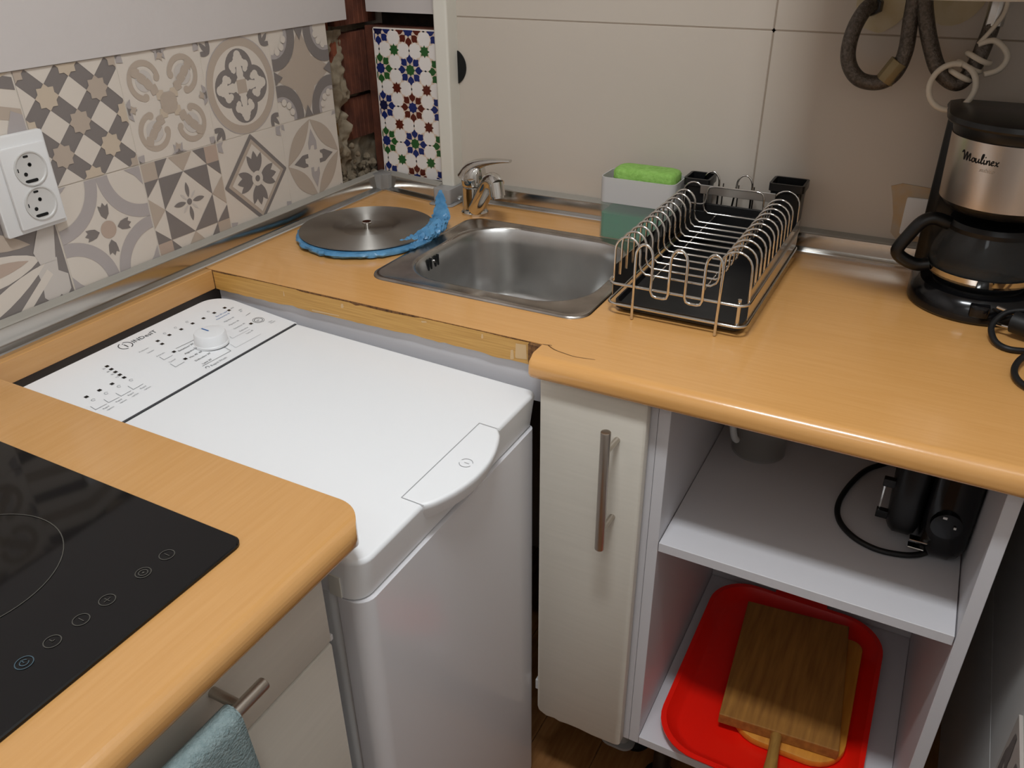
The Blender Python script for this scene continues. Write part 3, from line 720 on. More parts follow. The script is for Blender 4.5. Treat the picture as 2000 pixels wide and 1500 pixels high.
# ================================================================== SOAP CADDY + SPONGE
cx0, cx1, cy0, cy1 = .5465, .6825, -.103, -.034
cd = thing('soap_caddy', 'clear plastic soap caddy with green liquid beside the dish rack', 'soap caddy', (.618, -.07, ZC))
r1 = [(p[0], p[1]) for p in rrect(cx0, cy0, cx1, cy1, .012, 5)]
def shell(z0, z1, t, r=.012, wave=0):
    o_ = rrect(cx0, cy0, cx1, cy1, r, 5); i_ = rrect(cx0+t, cy0+t, cx1-t, cy1-t, r-t, 5)
    wz = lambda p: z1-wave*math.cos((p[0]-cx0)/(cx1-cx0)*2*PI)*.5-wave*.5
    return [[(p[0], p[1], z0) for p in o_], [(p[0], p[1], wz(p)) for p in o_], [(p[0], p[1], wz(p)) for p in i_], [(p[0], p[1], z0) for p in i_], [(p[0], p[1], z0) for p in o_]]
obj('upper_tray', MB().loft(shell(ZC+.066, ZC+.107, .002, wave=-.003)).prism(rrect(cx0+.003, cy0+.003, cx1-.003, cy1-.003, .010, 5), ZC+.066, ZC+.068).mesh('upper_tray', M_FROST, 40), cd, 'frosted upper tray')
obj('reservoir', MB().loft(shell(ZC+.0005, ZC+.0655, .0018)).mesh('reservoir', M_CLEARGREEN, 40), cd, 'clear lower reservoir')
obj('liquid', MB().prism(rrect(cx0+.0022, cy0+.0022, cx1-.0022, cy1-.0022, .0095, 5), ZC+.002, ZC+.045).mesh('liquid', M_GREENLIQ, 40), cd, 'dark green washing up liquid')
sm = MB()
srings = []
for (e, z) in ((.006, .9735), (.001, .977), (0, .982), (0, .998), (.002, 1.002), (.007, 1.0045)):
    srings.append([(p[0], p[1], z) for p in rrect(.564+e, -.094+e, .677-e, -.042-e, .014, 5)])
sm.loft(srings, cap0=True, cap1=True)
tag(obj('sponge', sm.mesh('sponge', M_SPONGE, 50)), 'bright green sponge on top of the soap caddy', 'sponge')

# ================================================================== DISH RACK
rk = thing('dish_rack', 'chrome wire dish rack with black drip tray beside the sink', 'dish rack', (.785, -.22, ZC))
YR0, YR1 = -.403, -.045; RX0, RX1 = .6855, .884
def rail(z, e=0, r=.0021, y1=YR1): return MB().tube([(p[0], p[1], z) for p in rrect(RX0+e, YR0, RX1-e, y1, .014, 5)], r, 8, closed=True)
obj('rail', rail(.929).mesh('rail', M_CHROME, 60), rk); obj('rail', rail(.898).mesh('rail', M_CHROME, 60), rk)
def arcpts(xa, xb, zs, ztop, y, n=10):
    r = (xb-xa)/2; cx = (xa+xb)/2; return [(cx-r*math.cos(PI*i/n), y, zs+(ztop-zs)*math.sin(PI*i/n)) for i in range(n+1)]
wz = .9425
wp = [(.6885, 0, .926)]+arcpts(.6885, .7255, .972, .993, 0)+[(.7255, 0, .956), (.728, 0, .948), (.735, 0, wz)]+[(.828, 0, wz), (.8355, 0, .948), (.838, 0, .956)]+arcpts(.838, .8805, .974, .996, 0)+[(.8815, 0, .926)]
wme = MB().tube(wp, .0018, 8).mesh('plate_wire', M_CHROME, 60)
for k in list(range(11))+[12]:
    o = obj('plate_wire', wme, rk); o.location = Vector((0, -.385+.0258*k, 0))-rk.location
for x in (.748, .822):
    obj('support_wire', MB().tube([(x, -.392, .9395), (x, -.06, .9395)], .0016, 8).mesh('support_wire', M_CHROME, 60), rk)
# front comb wire, feet included
fw = [(.726, YR0-.003, .8815)]+arcpts(.7265, .751, .975, .994, YR0-.003)+[(.751, YR0-.003, .928)]+[(.754, YR0-.003, .922), (.760, YR0-.003, .9205), (.769, YR0-.003, .9205), (.774, YR0-.003, .922), (.776, YR0-.003, .928)]
fw += arcpts(.776, .7995, .975, .994, YR0-.003)+[(.7995, YR0-.003, .928), (.802, YR0-.003, .922), (.807, YR0-.003, .9205), (.816, YR0-.003, .9205), (.8215, YR0-.003, .922), (.824, YR0-.003, .928)]
fw += arcpts(.824, .8475, .975, .995, YR0-.003)+[(.846, YR0-.003, .8815)]
obj('front_wire', MB().tube(fw, .0022, 8).mesh('front_wire', M_CHROME, 60), rk)
obj('front_foot', MB().cyl((RX1-.012, YR0+.006, .899), (RX1-.012, YR0+.006, .936), .0028, 10).mesh('front_foot', M_CHROME, 40), rk)
for x in (.714, .855):
    bwire = [(x-.013, YR1+.008, .882)]+arcpts(x-.013+.012, x+.013+.012, .985, 1.003, YR1+.008)+[(x+.013+.012, YR1+.008, .93)]
    obj('back_wire', MB().tube(bwire if x < .8 else [(p[0]-.085, p[1], p[2]) for p in bwire], .0018, 8).mesh('back_wire', M_CHROME, 60), rk)
for x in (.7, .87):
    obj('rear_foot', MB().cyl((x, YR1, .8805), (x, YR1, .93), .0022, 8).mesh('rear_foot', M_CHROME, 40), rk)
# side plates
for x in (RX0+.001, RX1-.0022):
    obj('side_plate', MB().box((x, YR0+.018, .902), (x+.0012, YR1-.012, .948)).mesh('side_plate', M_ALUPANEL, 0, bevel=.0004, bseg=1), rk)
# drip tray
tr = [[(p[0], p[1], z) for p in rrect(RX0+.006+e, YR0+.012+e, RX1-.006-e, YR1-.002-e, .012, 5)] for (e, z) in ((.004, .8835), (0, .887), (0, .8965), (.0025, .8965), (.0045, .8885), (.012, .8865))]
obj('drip_tray', MB().loft(tr, cap0=True, cap1=True).mesh('drip_tray', M_BLACK, 40), rk, 'black plastic drip tray')
# cutlery holder: two cups and a low back
def cup(x0, x1, y0, y1, z0, z1, t=.002):
    o_ = rrect(x0, y0, x1, y1, .005, 3); i_ = rrect(x0+t, y0+t, x1-t, y1-t, .003, 3); b_ = rrect(x0+.006, y0+.004, x1-.006, y1-.004, .004, 3)
    return MB().loft([[(p[0], p[1], z0) for p in b_], [(p[0], p[1], z1-.014) for p in rrect(x0+.001, y0+.001, x1-.001, y1-.001, .005, 3)], [(p[0], p[1], z1-.012) for p in rrect(x0-.002, y0-.002, x1+.002, y1+.002, .006, 3)], [(p[0], p[1], z1) for p in rrect(x0-.002, y0-.002, x1+.002, y1+.002, .006, 3)], [(p[0], p[1], z1) for p in i_], [(p[0], p[1], z0+.004) for p in i_]], cap0=True, cap1=True)
obj('cutlery_cup', cup(.689, .730, -.074, -.028, .9, .998).mesh('cutlery_cup', M_BLACK, 40), rk, 'black plastic cutlery cup, left')
obj('cutlery_cup', cup(.830, .882, -.074, -.028, .9, 1.006).mesh('cutlery_cup', M_BLACK, 40), rk, 'black plastic cutlery cup, right')
obj('cutlery_back', MB().box((.727, -.070, .898), (.830, -.064, .957)).box((.690, -.0755, .898), (.874, -.070, .945)).mesh('cutlery_back', M_BLACK, 0, bevel=.001), rk, 'low black back panel')
obj('bracket', MB().box((.718, -.0785, .9755), (.842, -.0765, .9905)).mesh('bracket', M_STEEL, 0, bevel=.0006, bseg=1), rk, 'flat steel bracket')
obj('handle_wire', MB().tube(smooth_path([(.703, -.080, .959), (.722, -.080, .9585), (.730, -.080, .964), (.732, -.080, .982), (.740, -.080, .9895), (.78, -.080, .990), (.815, -.080, .990), (.824, -.080, .983), (.8255, -.080, .965), (.832, -.080, .957), (.845, -.080, .956)], 4), .0016, 8).mesh('handle_wire', M_CHROME, 60), rk)
for x in (.746, .772, .798):
    obj('holder_wire', MB().cyl((x, YR1+.010, .93), (x, YR1+.010, .985), .0013, 8).mesh('holder_wire', M_CHROME, 40), rk)

# ================================================================== COFFEE MAKER
kx, ky = 1.152, -.124
cm = thing('coffee_maker', 'black drip coffee maker with a brushed steel band', 'coffee maker', (kx, ky, ZC))
def foot_outline(r, y1, hw, n=24):
    return [(kx+hw, y1), (kx-hw, y1)]+[(kx+r*math.cos(PI+PI*i/n), ky+r*math.sin(PI+PI*i/n)) for i in range(n+1)]
def scaled(r, y1, hw, z): return [(p[0], p[1], z) for p in foot_outline(r, y1, hw)]
obj('base', MB().loft([scaled(.086, -.036, .086, ZC+.0005), scaled(.089, -.034, .089, ZC+.004), scaled(.089, -.034, .089, ZC+.012), scaled(.084, -.036, .086, ZC+.026), scaled(.076, -.038, .084, ZC+.033)], cap0=True, cap1=True).mesh('base', M_BLACKGLOSS, 40), cm)
obj('warming_plate', MB().lathe([(.060, ZC+.033), (.060, ZC+.036), (.056, ZC+.037)], (kx, ky), 32).mesh('warming_plate', M_BLACK, 40), cm)
obj('switch', MB().prism(rrect(kx-.005, ky-.094, kx+.020, ky-.070, .006, 3), ZC+.014, ZC+.030).mesh('switch', M_BLACKGLOSS, 40, bevel=.002), cm)
obj('column', MB().prism([(kx-.090, -.036), (kx-.090, -.088), (kx-.078, -.098), (kx+.078, -.098), (kx+.090, -.088), (kx+.090, -.036)], ZC+.033, 1.138).mesh('column', M_BLACK, 30, bevel=.003), cm)
obj('filter_holder', MB().lathe([(.064, 1.022), (.070, 1.026), (.0765, 1.034), (.0775, 1.036)], (kx, ky), 40).mesh('filter_holder', M_BLACK, 40), cm)
band = obj('steel_band', MB().lathe([(.0765, 1.036), (.0785, 1.036), (.0815, 1.122), (.080, 1.122)], (kx, ky), 48).mesh('steel_band', mat('coffee_steel', 'd6cabf', .27, 1.0, aniso=.5), 25), cm)
obj('tank_top', MB().lathe([(.080, 1.122), (.081, 1.124), (.083, 1.134), (.083, 1.137)], (kx, ky), 40).mesh('tank_top', M_BLACK, 40), cm)
obj('lid', MB().loft([scaled(.090, -.040, .094, 1.137), scaled(.092, -.039, .096, 1.140), scaled(.090, -.041, .093, 1.146), scaled(.076, -.048, .08, 1.150)], cap0=True, cap1=True).mesh('lid', M_BLACK, 40), cm)
# script lettering on the band
def on_band(x, y, r_extra=.0004):
    z = 1.096+y; rad = .0785+(z-1.036)/(1.122-1.036)*.003+r_extra; a = math.radians(224)+x/rad
    return (kx+rad*math.cos(a), ky+rad*math.sin(a), z)
def ribbon(mb, pts, wd):
    P = smooth_path([(p[0], p[1], 0) for p in pts], 4); vs = []
    for i, p in enumerate(P):
        t = P[min(i+1, len(P)-1)]-P[max(i-1, 0)]
        if t.length < 1e-9: t = Vector((1, 0, 0))
        t.normalize(); nx, ny = -t.y*wd/2, t.x*wd/2
        vs += [on_band(p.x+nx, p.y+ny), on_band(p.x-nx, p.y-ny)]
    mb.add(vs, [(2*i, 2*i+1, 2*i+3, 2*i+2) for i in range(len(P)-1)])
h = .0056
lt = MB()
strokes = [[(-1.0, 1.5), (-.7, 2.1), (-.35, 1.2), (-.2, 0), (.15, 1.4), (.35, 1.9), (.45, .9), (.5, 0), (.9, 1.3), (1.15, 1.7), (1.2, .8), (1.25, .1), (1.6, .35)],
           [(2.3, .9), (1.9, .9), (1.75, .4), (2.0, 0), (2.35, .3), (2.3, .8), (2.5, .75)],
           [(2.6, 1), (2.6, .3), (2.85, 0), (3.2, .5), (3.3, 1), (3.25, .3), (3.5, .05)],
           [(3.5, .05), (4.0, 1.2), (4.1, 2.1), (3.85, 2.0), (3.75, .7), (3.9, 0), (4.2, .3)],
           [(4.35, 1), (4.35, .3), (4.5, 0), (4.75, .3)], [(4.5, 1.5), (4.62, 1.62)],
           [(4.9, 1), (4.92, 0), (5.05, .7), (5.35, 1), (5.45, .5), (5.5, 0), (5.75, .3)],
           [(5.8, .4), (6.25, .7), (6.1, 1), (5.8, .6), (5.95, .05), (6.35, .2)],
           [(6.55, .95), (6.8, .6), (6.95, .1), (7.2, .1)], [(7.2, 1), (6.9, .55), (6.5, 0)]]
for s_ in strokes: ribbon(lt, [(p[0]*h*1.15, p[1]*h) for p in s_], .0014)
obj('lettering', lt.mesh('lettering', M_HOLE, 0), band, 'black script lettering reading Moulinex')
vs, fs = text_geo('subito', .0078, .3)
obj('lettering', MB().add([on_band(.024+x, -.0100+y) for x, y in vs], fs).mesh('lettering', M_NICKEL, 0), band, 'small grey lettering below')
# carafe
cf = thing('coffee_carafe', 'glass coffee carafe with black handle on the coffee maker', 'carafe', (kx, ky, ZC+.0372))
z0 = ZC+.0374
gp = [(.050, z0), (.058, z0+.002), (.066, z0+.012), (.0715, z0+.026), (.072, z0+.040), (.069, z0+.054), (.063, z0+.068), (.0585, z0+.078), (.0570, z0+.078), (.0615, z0+.067), (.0675, z0+.053), (.0705, z0+.040), (.070, z0+.026), (.0645, z0+.013), (.057, z0+.0035), (.02, z0+.002)]
obj('glass', MB().lathe(gp, (kx, ky), 48).mesh('glass', M_GLASS, 60), cf, 'smoky clear glass jug')
obj('band', MB().lathe([(.0665, z0+.010), (.0690, z0+.010), (.0735, z0+.022), (.0712, z0+.022), (.0665, z0+.010)], (kx, ky), 48, cap0=False, cap1=False).mesh('band', M_CHROME, 40), cf, 'steel band round the glass')
obj('lid', MB().lathe([(.060, z0+.076), (.0605, z0+.082), (.056, z0+.088), (.02, z0+.090)], (kx, ky), 36).mesh('lid', M_BLACK, 40), cf, 'black plastic lid')
ha = math.radians(196); dx_, dy_ = math.cos(ha), math.sin(ha)
hp = [(.058, z0+.080), (.078, z0+.086), (.094, z0+.080), (.108, z0+.058), (.118, z0+.036), (.108, z0+.024), (.088, z0+.016), (.072, z0+.018)]
hp = smooth_path([(kx+r*dx_, ky+r*dy_, z) for r, z in hp], 5); rings = []
for i, p in enumerate(hp):
    t = (hp[min(i+1, len(hp)-1)]-hp[max(i-1, 0)]).normalized(); side = Vector((-dy_, dx_, 0)); up = t.cross(side)
    rings.append([tuple(p+side*.0105*math.cos(2*PI*k/14)+up*.0092*math.sin(2*PI*k/14)) for k in range(14)])
obj('handle', MB().loft(rings, cap0=True, cap1=True).mesh('handle', M_BLACK, 60), cf, 'black plastic handle')

# ---- power cord with plug beside the coffee maker
pc = thing('power_cord', 'black power cord and plug lying before the coffee maker', 'power cord', (1.22, -.25, ZC))
pth = smooth_path([(1.200, -.226, ZC+.0215), (1.206, -.2285, ZC+.0215), (1.225, -.236, ZC+.021), (1.245, -.243, ZC+.021), (1.265, -.246, ZC+.0215), (1.283, -.243, ZC+.024)], 4)
pl = obj('plug', MB().tube(pth, [.0125]+[.0145]*(len(pth)-13)+[.0145, .0143, .014, .0135, .013, .012, .011, .0095, .008, .007, .006, .0055], 18).mesh('plug', M_BLACKRUB, 40), pc, 'black two pin plug')
for p, q in (((1.179, -.2085, ZC+.0315), (1.204, -.2185, ZC+.0290)), ((1.180, -.2265, ZC+.0140), (1.204, -.2365, ZC+.0160))):
    obj('pin', MB().cyl(p, q, .0023, 10).mesh('pin', M_CHROME, 40), pl, 'silver contact pin')
cp = [(1.283, -.243, ZC+.024), (1.292, -.230, ZC+.030), (1.275, -.216, ZC+.034), (1.245, -.214, ZC+.035), (1.215, -.2125, ZC+.035), (1.190, -.221, ZC+.030), (1.177, -.240, ZC+.018), (1.179, -.258, ZC+.010), (1.187, -.272, ZC+.0055), (1.200, -.280, ZC+.0045), (1.220, -.277, ZC+.0045), (1.255, -.270, ZC+.0045), (1.284, -.280, ZC+.0045), (1.293, -.310, ZC+.0045), (1.280, -.362, ZC+.0045), (1.250, -.392, ZC+.0045), (1.224, -.388, ZC+.0050), (1.208, -.368, ZC+.0060), (1.206, -.338, ZC+.0085), (1.219, -.306, ZC+.0120), (1.250, -.292, ZC+.0140), (1.282, -.300, ZC+.0140), (1.288, -.35, ZC+.0130)]
obj('cord', MB().tube(smooth_path(cp, 6), .0041, 10).mesh('cord', M_BLACKRUB, 60), pc, 'looped black cord')

# ================================================================== WALL ITEMS
# mosaic panel
px0, px1, pz0, pz1 = .015, .1725, .9115, 1.199
mp = MB().box((px0, -.009, pz0), (px1, .0, pz1))
d = Decal((px0, -.009, pz0), (1, 0, 0), (0, 0, 1), 1.0, lift=.0001, base=.0001); W_, H_ = px1-px0, pz1-pz0
d.clip = (.002, .002, W_-.002, H_-.002)
a_ = .0715; ox0 = W_*.53; oz0 = H_-.0035
rosette = {(0, 0): (2, 4), (0, 1): (3, 2), (0, 2): (2, 4), (0, 3): (3, 2), (0, 4): (2, 4)}
for j in range(-1, 6):
    for i in range(-2, 3):
        cx, cz = ox0+i*a_, oz0-j*a_
        if i == 0: cc, pc_ = ((2, 4) if j % 2 == 0 else (3, 2))
        else: cc, pc_ = ((5, 2) if j % 2 == 0 else (2, 3))
        d.star((cx, cz), .0112, .0088, 8, 0, cc, 3)
        for k in range(8):
            an = k*PI/4+PI/2
            kt = [(.0108, 0), (.0160, .0058), (.0200, .0076), (.0228, .0066), (.0240, .0040), (.0292, 0), (.0240, -.0040), (.0228, -.0066), (.0200, -.0076), (.0160, -.0058)]
            d.poly([(cx+p*math.cos(an)-q_*math.sin(an), cz+p*math.sin(an)+q_*math.cos(an)) for p, q_ in kt], pc_, 2)
        sx, sz = cx+a_/2, cz-a_/2
        sc = 3 if j in (0, 3) else 4
        d.star((sx, sz), .0118, .0078, 8, 0, sc, 2)
        for (ux, uz) in ((.31, 0), (-.31, 0), (0, .31), (0, -.31)):
            q = []
            for k in range(40):
                an = 2*PI*k/40; rr_ = .0142*(1+.07*math.cos(8*an)); q.append((sx+ux*a_+rr_*math.cos(an), sz+uz*a_+rr_*math.sin(an)))
            d.poly(q, 1, 1)
o = len(mp.v); mp.v += d.mb.v; mp.f += [[i+o for i in f] for f in d.mb.f]; mp.m += d.mb.m
d2 = Decal((px0, -.009, pz0), (1, 0, 0), (0, 0, 1), 1.0, lift=.0001, base=.0001)
for q in (((0, 0), (W_, 0), (W_, .0022), (0, .0022)), ((0, H_-.0022), (W_, H_-.0022), (W_, H_), (0, H_)), ((0, 0), (.0016, 0), (.0016, H_), (0, H_))): d2.poly(list(q), 1, 3)
o = len(mp.v); mp.v += d2.mb.v; mp.f += [[i+o for i in f] for f in d2.mb.f]; mp.m += d2.mb.m
mp.keep = True
tag(obj('mosaic_panel', mp.mesh('mosaic_panel', [Q_CREAM, Q_WHITE, Q_BLUE, Q_GREEN, Q_BROWN, Q_NAVY], 0)), 'tall mosaic patterned panel of coloured stars in the corner recess', 'tile panel')
# double socket
so = thing('double_socket', 'white double wall socket on the patterned tiles', 'socket', (0, -.782, 1.083))
obj('back_plate', MB().prism(rrect(-.8255, 1.020, -.7385, 1.1455, .003, 3), .0012, .011, axes='yzx').mesh('back_plate', M_SOCKET, 30, bevel=.0012), so)
obj('front_plate', MB().prism(rrect(-.807, 1.0265, -.7430, 1.1315, .002, 3), .011, .0165, axes='yzx').mesh('front_plate', M_SOCKET, 30, bevel=.0008), so)
for zc in (1.1015, 1.0555):
    yc = -.7725
    rings = []
    for r, x in ((.0225, .0165), (.0222, .0185), (.0208, .0185), (.0195, .0172), (.0185, .0170)):
        rings.append([(x, yc+r*math.cos(2*PI*i/32), zc+r*math.sin(2*PI*i/32)) for i in range(32)])
    ins = obj('socket_insert', MB().loft(rings, cap1=True).mesh('socket_insert', M_SOCKETIN, 30), so)
    hb = MB()
    for (dy, dz, r) in ((.0, .005, .0026), (-.0085, -.006, .0026), (.0, .005, .0012)):
        hb.cyl((.0171, yc+dy, zc+dz), (.0174, yc+dy, zc+dz), r, 14)
    hb.prism(rrect(yc-.012, zc-.0175, yc+.006, zc-.0135, .0018, 3), .0171, .0175, axes='yzx'); hb.prism(rrect(yc-.006, zc+.0145, yc+.001, zc+.0172, .0012, 3), .0171, .0175, axes='yzx')
    hb.prism(rrect(yc-.018, zc-.002, yc-.0167, zc+.003, .0006, 3), .0171, .0175, axes='yzx')
    obj('socket_hole', hb.mesh('socket_hole', M_HOLE, 0), ins)
# cover plate behind the coffee maker
sc_ = thing('cover_plate', 'white cover plate with tan sealant behind the coffee maker', 'cover plate', (1.07, 0, .96))
st = [(1.004, 1.004), (1.02, 1.010), (1.05, 1.008), (1.12, 1.004), (1.12, .925), (1.03, .918), (1.018, .93), (1.016, .96), (1.010, .985)]
obj('sealant', MB().prism(st, -.0025, -.0002, axes='xzy').mesh('sealant', M_TAN, 0), sc_, 'smeared tan sealant')
obj('plate', MB().prism(rrect(1.031, .93, 1.115, .9905, .003, 3), -.007, -.0025, axes='xzy').mesh('plate', M_SOCKET, 30, bevel=.001), sc_)
# hoses
yh = -.045
def hose(name, pts, r, label):
    t_ = thing(name, label, 'hose', pts[0]); 
    obj('hose', MB().tube(smooth_path(pts, 8), r, 14).mesh('hose', M_HOSE, 60), t_); return t_
h1 = hose('water_hose', [(.930, -.004, 1.263), (.921, -.030, 1.262), (.911, -.045, 1.236), (.909, -.05, 1.205), (.916, -.05, 1.183), (.931, -.05, 1.168), (.951, -.048, 1.1635), (.968, -.047, 1.168), (.980, -.046, 1.182), (.986, -.046, 1.21), (.984, -.046, 1.25), (.982, -.046, 1.31)], .0108, 'braided U shaped water hose with a brass sleeve, left of two')
obj('sleeve', MB().cyl((.9655, -.0472, 1.1665), (.9815, -.0462, 1.1945), .0138, 8).mesh('sleeve', M_BRASS, 30, bevel=.001), h1, 'yellowed brass sleeve')
obj('nut', MB().cyl((.929, -.0035, 1.263), (.927, -.020, 1.2635), .0135, 6).mesh('nut', M_BLACK, 0, bevel=.001), h1, 'dark end nut')
h2 = hose('water_hose', [(.992, -.05, 1.31), (.997, -.05, 1.275), (1.008, -.05, 1.240), (1.020, -.05, 1.212), (1.032, -.05, 1.190), (1.047, -.05, 1.176), (1.062, -.05, 1.1705), (1.072, -.05, 1.180), (1.0795, -.05, 1.2), (1.084, -.046, 1.225), (1.087, -.04, 1.25), (1.090, -.036, 1.31)], .0108, 'braided water hose wrapped in white cable, right of two')
obj('valve', MB().cyl((1.088, -.040, 1.245), (1.0895, -.036, 1.290), .0125, 8).mesh('valve', M_STEEL, 30, bevel=.001), h2, 'steel connector')
cab = []
for k in range(46):
    t = k/45; i = t*3; a = 2*PI*i
    c0 = Vector((1.057, -.05, 1.1735)).lerp(Vector((1.083, -.047, 1.208)), t)
    ax = Vector((.55, 0, .83)); s1 = Vector((.83, 0, -.55)); s2 = Vector((0, 1, 0))
    cab.append(c0+(s1*math.cos(a)+s2*math.sin(a))*.0155)
cpath = [(1.097, -.045, 1.30), (1.098, -.05, 1.265), (1.088, -.055, 1.243), (1.076, -.06, 1.224)]
cl2 = smooth_path([(1.076, -.06, 1.224), (1.094, -.058, 1.229), (1.110, -.056, 1.218), (1.115, -.055, 1.205), (1.108, -.058, 1.192), (1.092, -.062, 1.186)], 6)
big = [(1.045+.029*math.cos(a)*1.0+.012, -.068+.006*math.sin(a), 1.168+.030*math.sin(a)) for a in [math.radians(60-340*i/30) for i in range(31)]]
tag(obj('coiled_cable', MB().tube(smooth_path(cpath, 5), .003, 8).tube(cl2, .0040, 8).tube(cab, .0038, 8).tube(big, .0042, 8).mesh('coiled_cable', M_CABLE, 60)), 'white cable coiled round the right water hose', 'cable')
# boiler
wbm = thing('water_heater', 'white wall water heater above the hoses, only its lower edge showing', 'water heater', (1.04, -.2, 1.303))
obj('casing', MB().lathe([(.19, 1.303), (.21, 1.309), (.215, 1.325), (.215, 1.94), (.18, 1.97)], (1.045, -.235), 56).mesh('casing', M_WHITEMETAL, 30, bevel=.006), wbm)
# lamp
lm = thing('ceiling_lamp', 'long white ceiling lamp above the worktops', 'lamp', (.88, -1.15, 2.45))
obj('lamp_base', MB().box((.65, -1.23, 2.42), (1.11, -1.07, 2.449)).mesh('lamp_base', M_WHITEMETAL, 0, bevel=.004), lm)
obj('lamp_shade', MB().prism(rrect(.66, -1.22, 1.10, -1.08, .02, 4), 2.391, 2.4195).mesh('lamp_shade', M_LAMP, 30, bevel=.008), lm, 'glowing diffuser')
lm = thing('ceiling_lamp', 'round white fixture made up for the unseen fill light behind the camera', 'lamp', (.95, -2.2, 2.45))  # invented fixture, out of view, goes with the added fill light
obj('lamp_base', MB().lathe([(.06, 2.449), (.06, 2.43), (.05, 2.425)], (.95, -2.2), 40).mesh('lamp_base', M_WHITEMETAL, 30), lm)
obj('lamp_shade', MB().lathe([(.05, 2.424), (.075, 2.418), (.08, 2.405), (.06, 2.392), (.02, 2.388)], (.95, -2.2), 40, cap0=True).mesh('lamp_shade', M_LAMP, 40), lm, 'glowing diffuser')

# ================================================================== HOB
hb = thing('induction_hob', 'black glass induction hob in the left worktop', 'hob', (.3, -1.27, ZC))
g = [[(p[0], p[1], z) for p in rrect(.060+e, -1.54+e, .581-e, -1.0215-e, .012, 5)] for e, z in ((0, ZC+.0004), (0, ZC+.0030), (.0012, ZC+.0042))]
obj('glass_top', MB().loft(g, cap0=True, cap1=True).mesh('glass_top', M_HOB, 30), hb)
def hobdecal(): return Decal((0, 0, ZC+.0042), (1, 0, 0), (0, 1, 0), 1.0, base=.0002)
for (cx, cy, r) in ((.392, -1.171, .0825), (.392, -1.40, .10), (.17, -1.16, .10), (.17, -1.40, .0825)):
    d = hobdecal(); d.arc((cx, cy), r-.0007, r+.0002, 0, 360, 0, 1, 64)
    obj('cooking_zone', d.mb.mesh('cooking_zone', M_HOBPRINT, 0), hb)
keys = [(-1.070, 'off'), (-1.096, 'lock'), (-1.133, 'plus'), (-1.158, 'minus'), (-1.184, 'time'), (-1.208, 'power')]
for y, kd in keys:
    d = hobdecal(); c = (.5345, y); d.arc(c, .0062, .0070, 0, 360, 0, 1, 24)
    if kd == 'plus': d.line([(c[0]-.003, y), (c[0]+.003, y)], .0007, 0); d.line([(c[0], y-.003), (c[0], y+.003)], .0007, 0)
    elif kd in ('minus', 'off'): d.line([(c[0]-.003, y), (c[0]+.003, y)], .0007, 0)
    elif kd == 'lock': d.arc(c, .0034, .0042, 0, 360, 0, 1, 20); d.circle(c, .001, 0)
    elif kd == 'time': d.line([(c[0], y), (c[0]-.0035, y)], .0007, 0); d.line([(c[0], y), (c[0], y+.002)], .0007, 0)
    else: d.arc(c, .0028, .0036, 110, 430, 0, 1, 20); d.line([(c[0], y), (c[0]-.004, y)], .0007, 0)
    obj('touch_key', d.mb.mesh('touch_key', M_HOBPRINT if kd != 'power' else mat('hob_print_blue', '3f545e', .4), 0), hb)

# ================================================================== WASHING MACHINE
wm = thing('washing_machine', 'white top loading washing machine between the two worktops', 'washing machine', (.34, -.745, 0))
WY0, WY1, WXF = -.945, -.546, .638
body = MB().prism(rrect(.05, WY0+.003, .605, WY1-.003, .012, 4), .012, .757)
obj('body', body.mesh('body', M_APPL, 30, wn=True), wm)
obj('front_panel', MB().prism(rrect(.6065, WY0+.002, .6435, WY1-.002, [.010, .001, .001, .020], 6), .012, .7565).mesh('front_panel', mat('glossy_white_front', 'e4e2e4', .16), 30, bevel=.0035, wn=True), wm, 'glossy white front panel')
for (x, y) in ((.1, -.91), (.1, -.58), (.58, -.91), (.58, -.58)):
    obj('foot', MB().cyl((x, y, 0), (x, y, .012), .02, 16).mesh('foot', M_BLACKRUB, 30), wm)
# lid (front cap)
XS = .2195
def zl(x): return .8265-(x-XS)*(.0125/(.648-XS))
prof = []
def cap_ring(e, dz, rf):
    pts = rrect(XS+.0012+e, WY0+e, .646-e, WY1-e, [rf*.45, .003, .003, rf], 6)
    return [(p[0], p[1], zl(p[0])+dz) for p in pts]
lid_m = MB().loft([[(p[0], p[1], .7575) for p in rrect(XS+.0012, WY0+.003, .637, WY1-.003, [.010, .003, .003, .020], 6)], [(p[0], p[1], .760) for p in rrect(XS+.0012, WY0+.001, .639, WY1-.001, [.010, .003, .003, .022], 6)], cap_ring(.0005, -.006, .022), cap_ring(.001, -.0035, .022), cap_ring(.0024, -.001, .021), cap_ring(.0048, 0, .019)], cap0=True, cap1=True)
lid_o = obj('lid', lid_m.mesh('lid', M_APPLTOP, 50, wn=True), wm)
# lid grip bulging over the front edge
gp_ = []; ya, yb = -.832, -.657; n = 18
top_pts = [(.618, yb), (.618, ya)]
front = []
for i in range(n+1):
    t = i/n; y = ya+(yb-ya)*t; front.append((.6465+.0255*math.sin(PI*t)**.75, y))
outl = [(.622, yb), (.622, ya)]+front
ins = lambda e: [(p[0]-(e if p[0] > .64 else 0), p[1]+(e*.6 if p[1] < -.8 else (-e*.6 if p[1] > -.69 else 0))) for p in outl]
gm = MB().loft([[(p[0], p[1], .790+.0) for p in ins(.006)], [(p[0], p[1], zl(p[0])-.008) for p in ins(.0005)], [(p[0], p[1], zl(p[0])-.002) for p in ins(0)], [(p[0], p[1], zl(p[0])+.0003) for p in ins(.0018)], [(p[0], p[1], zl(p[0])+.0008) for p in ins(.004)]], cap0=True, cap1=True)
grip = obj('lid_grip', gm.mesh('lid_grip', M_APPLTOP, 50, wn=True), lid_o)
d = Decal((0, 0, .8150), (1, 0, 0), (0, 1, 0), 1.0, base=.0006)
dm = MB()
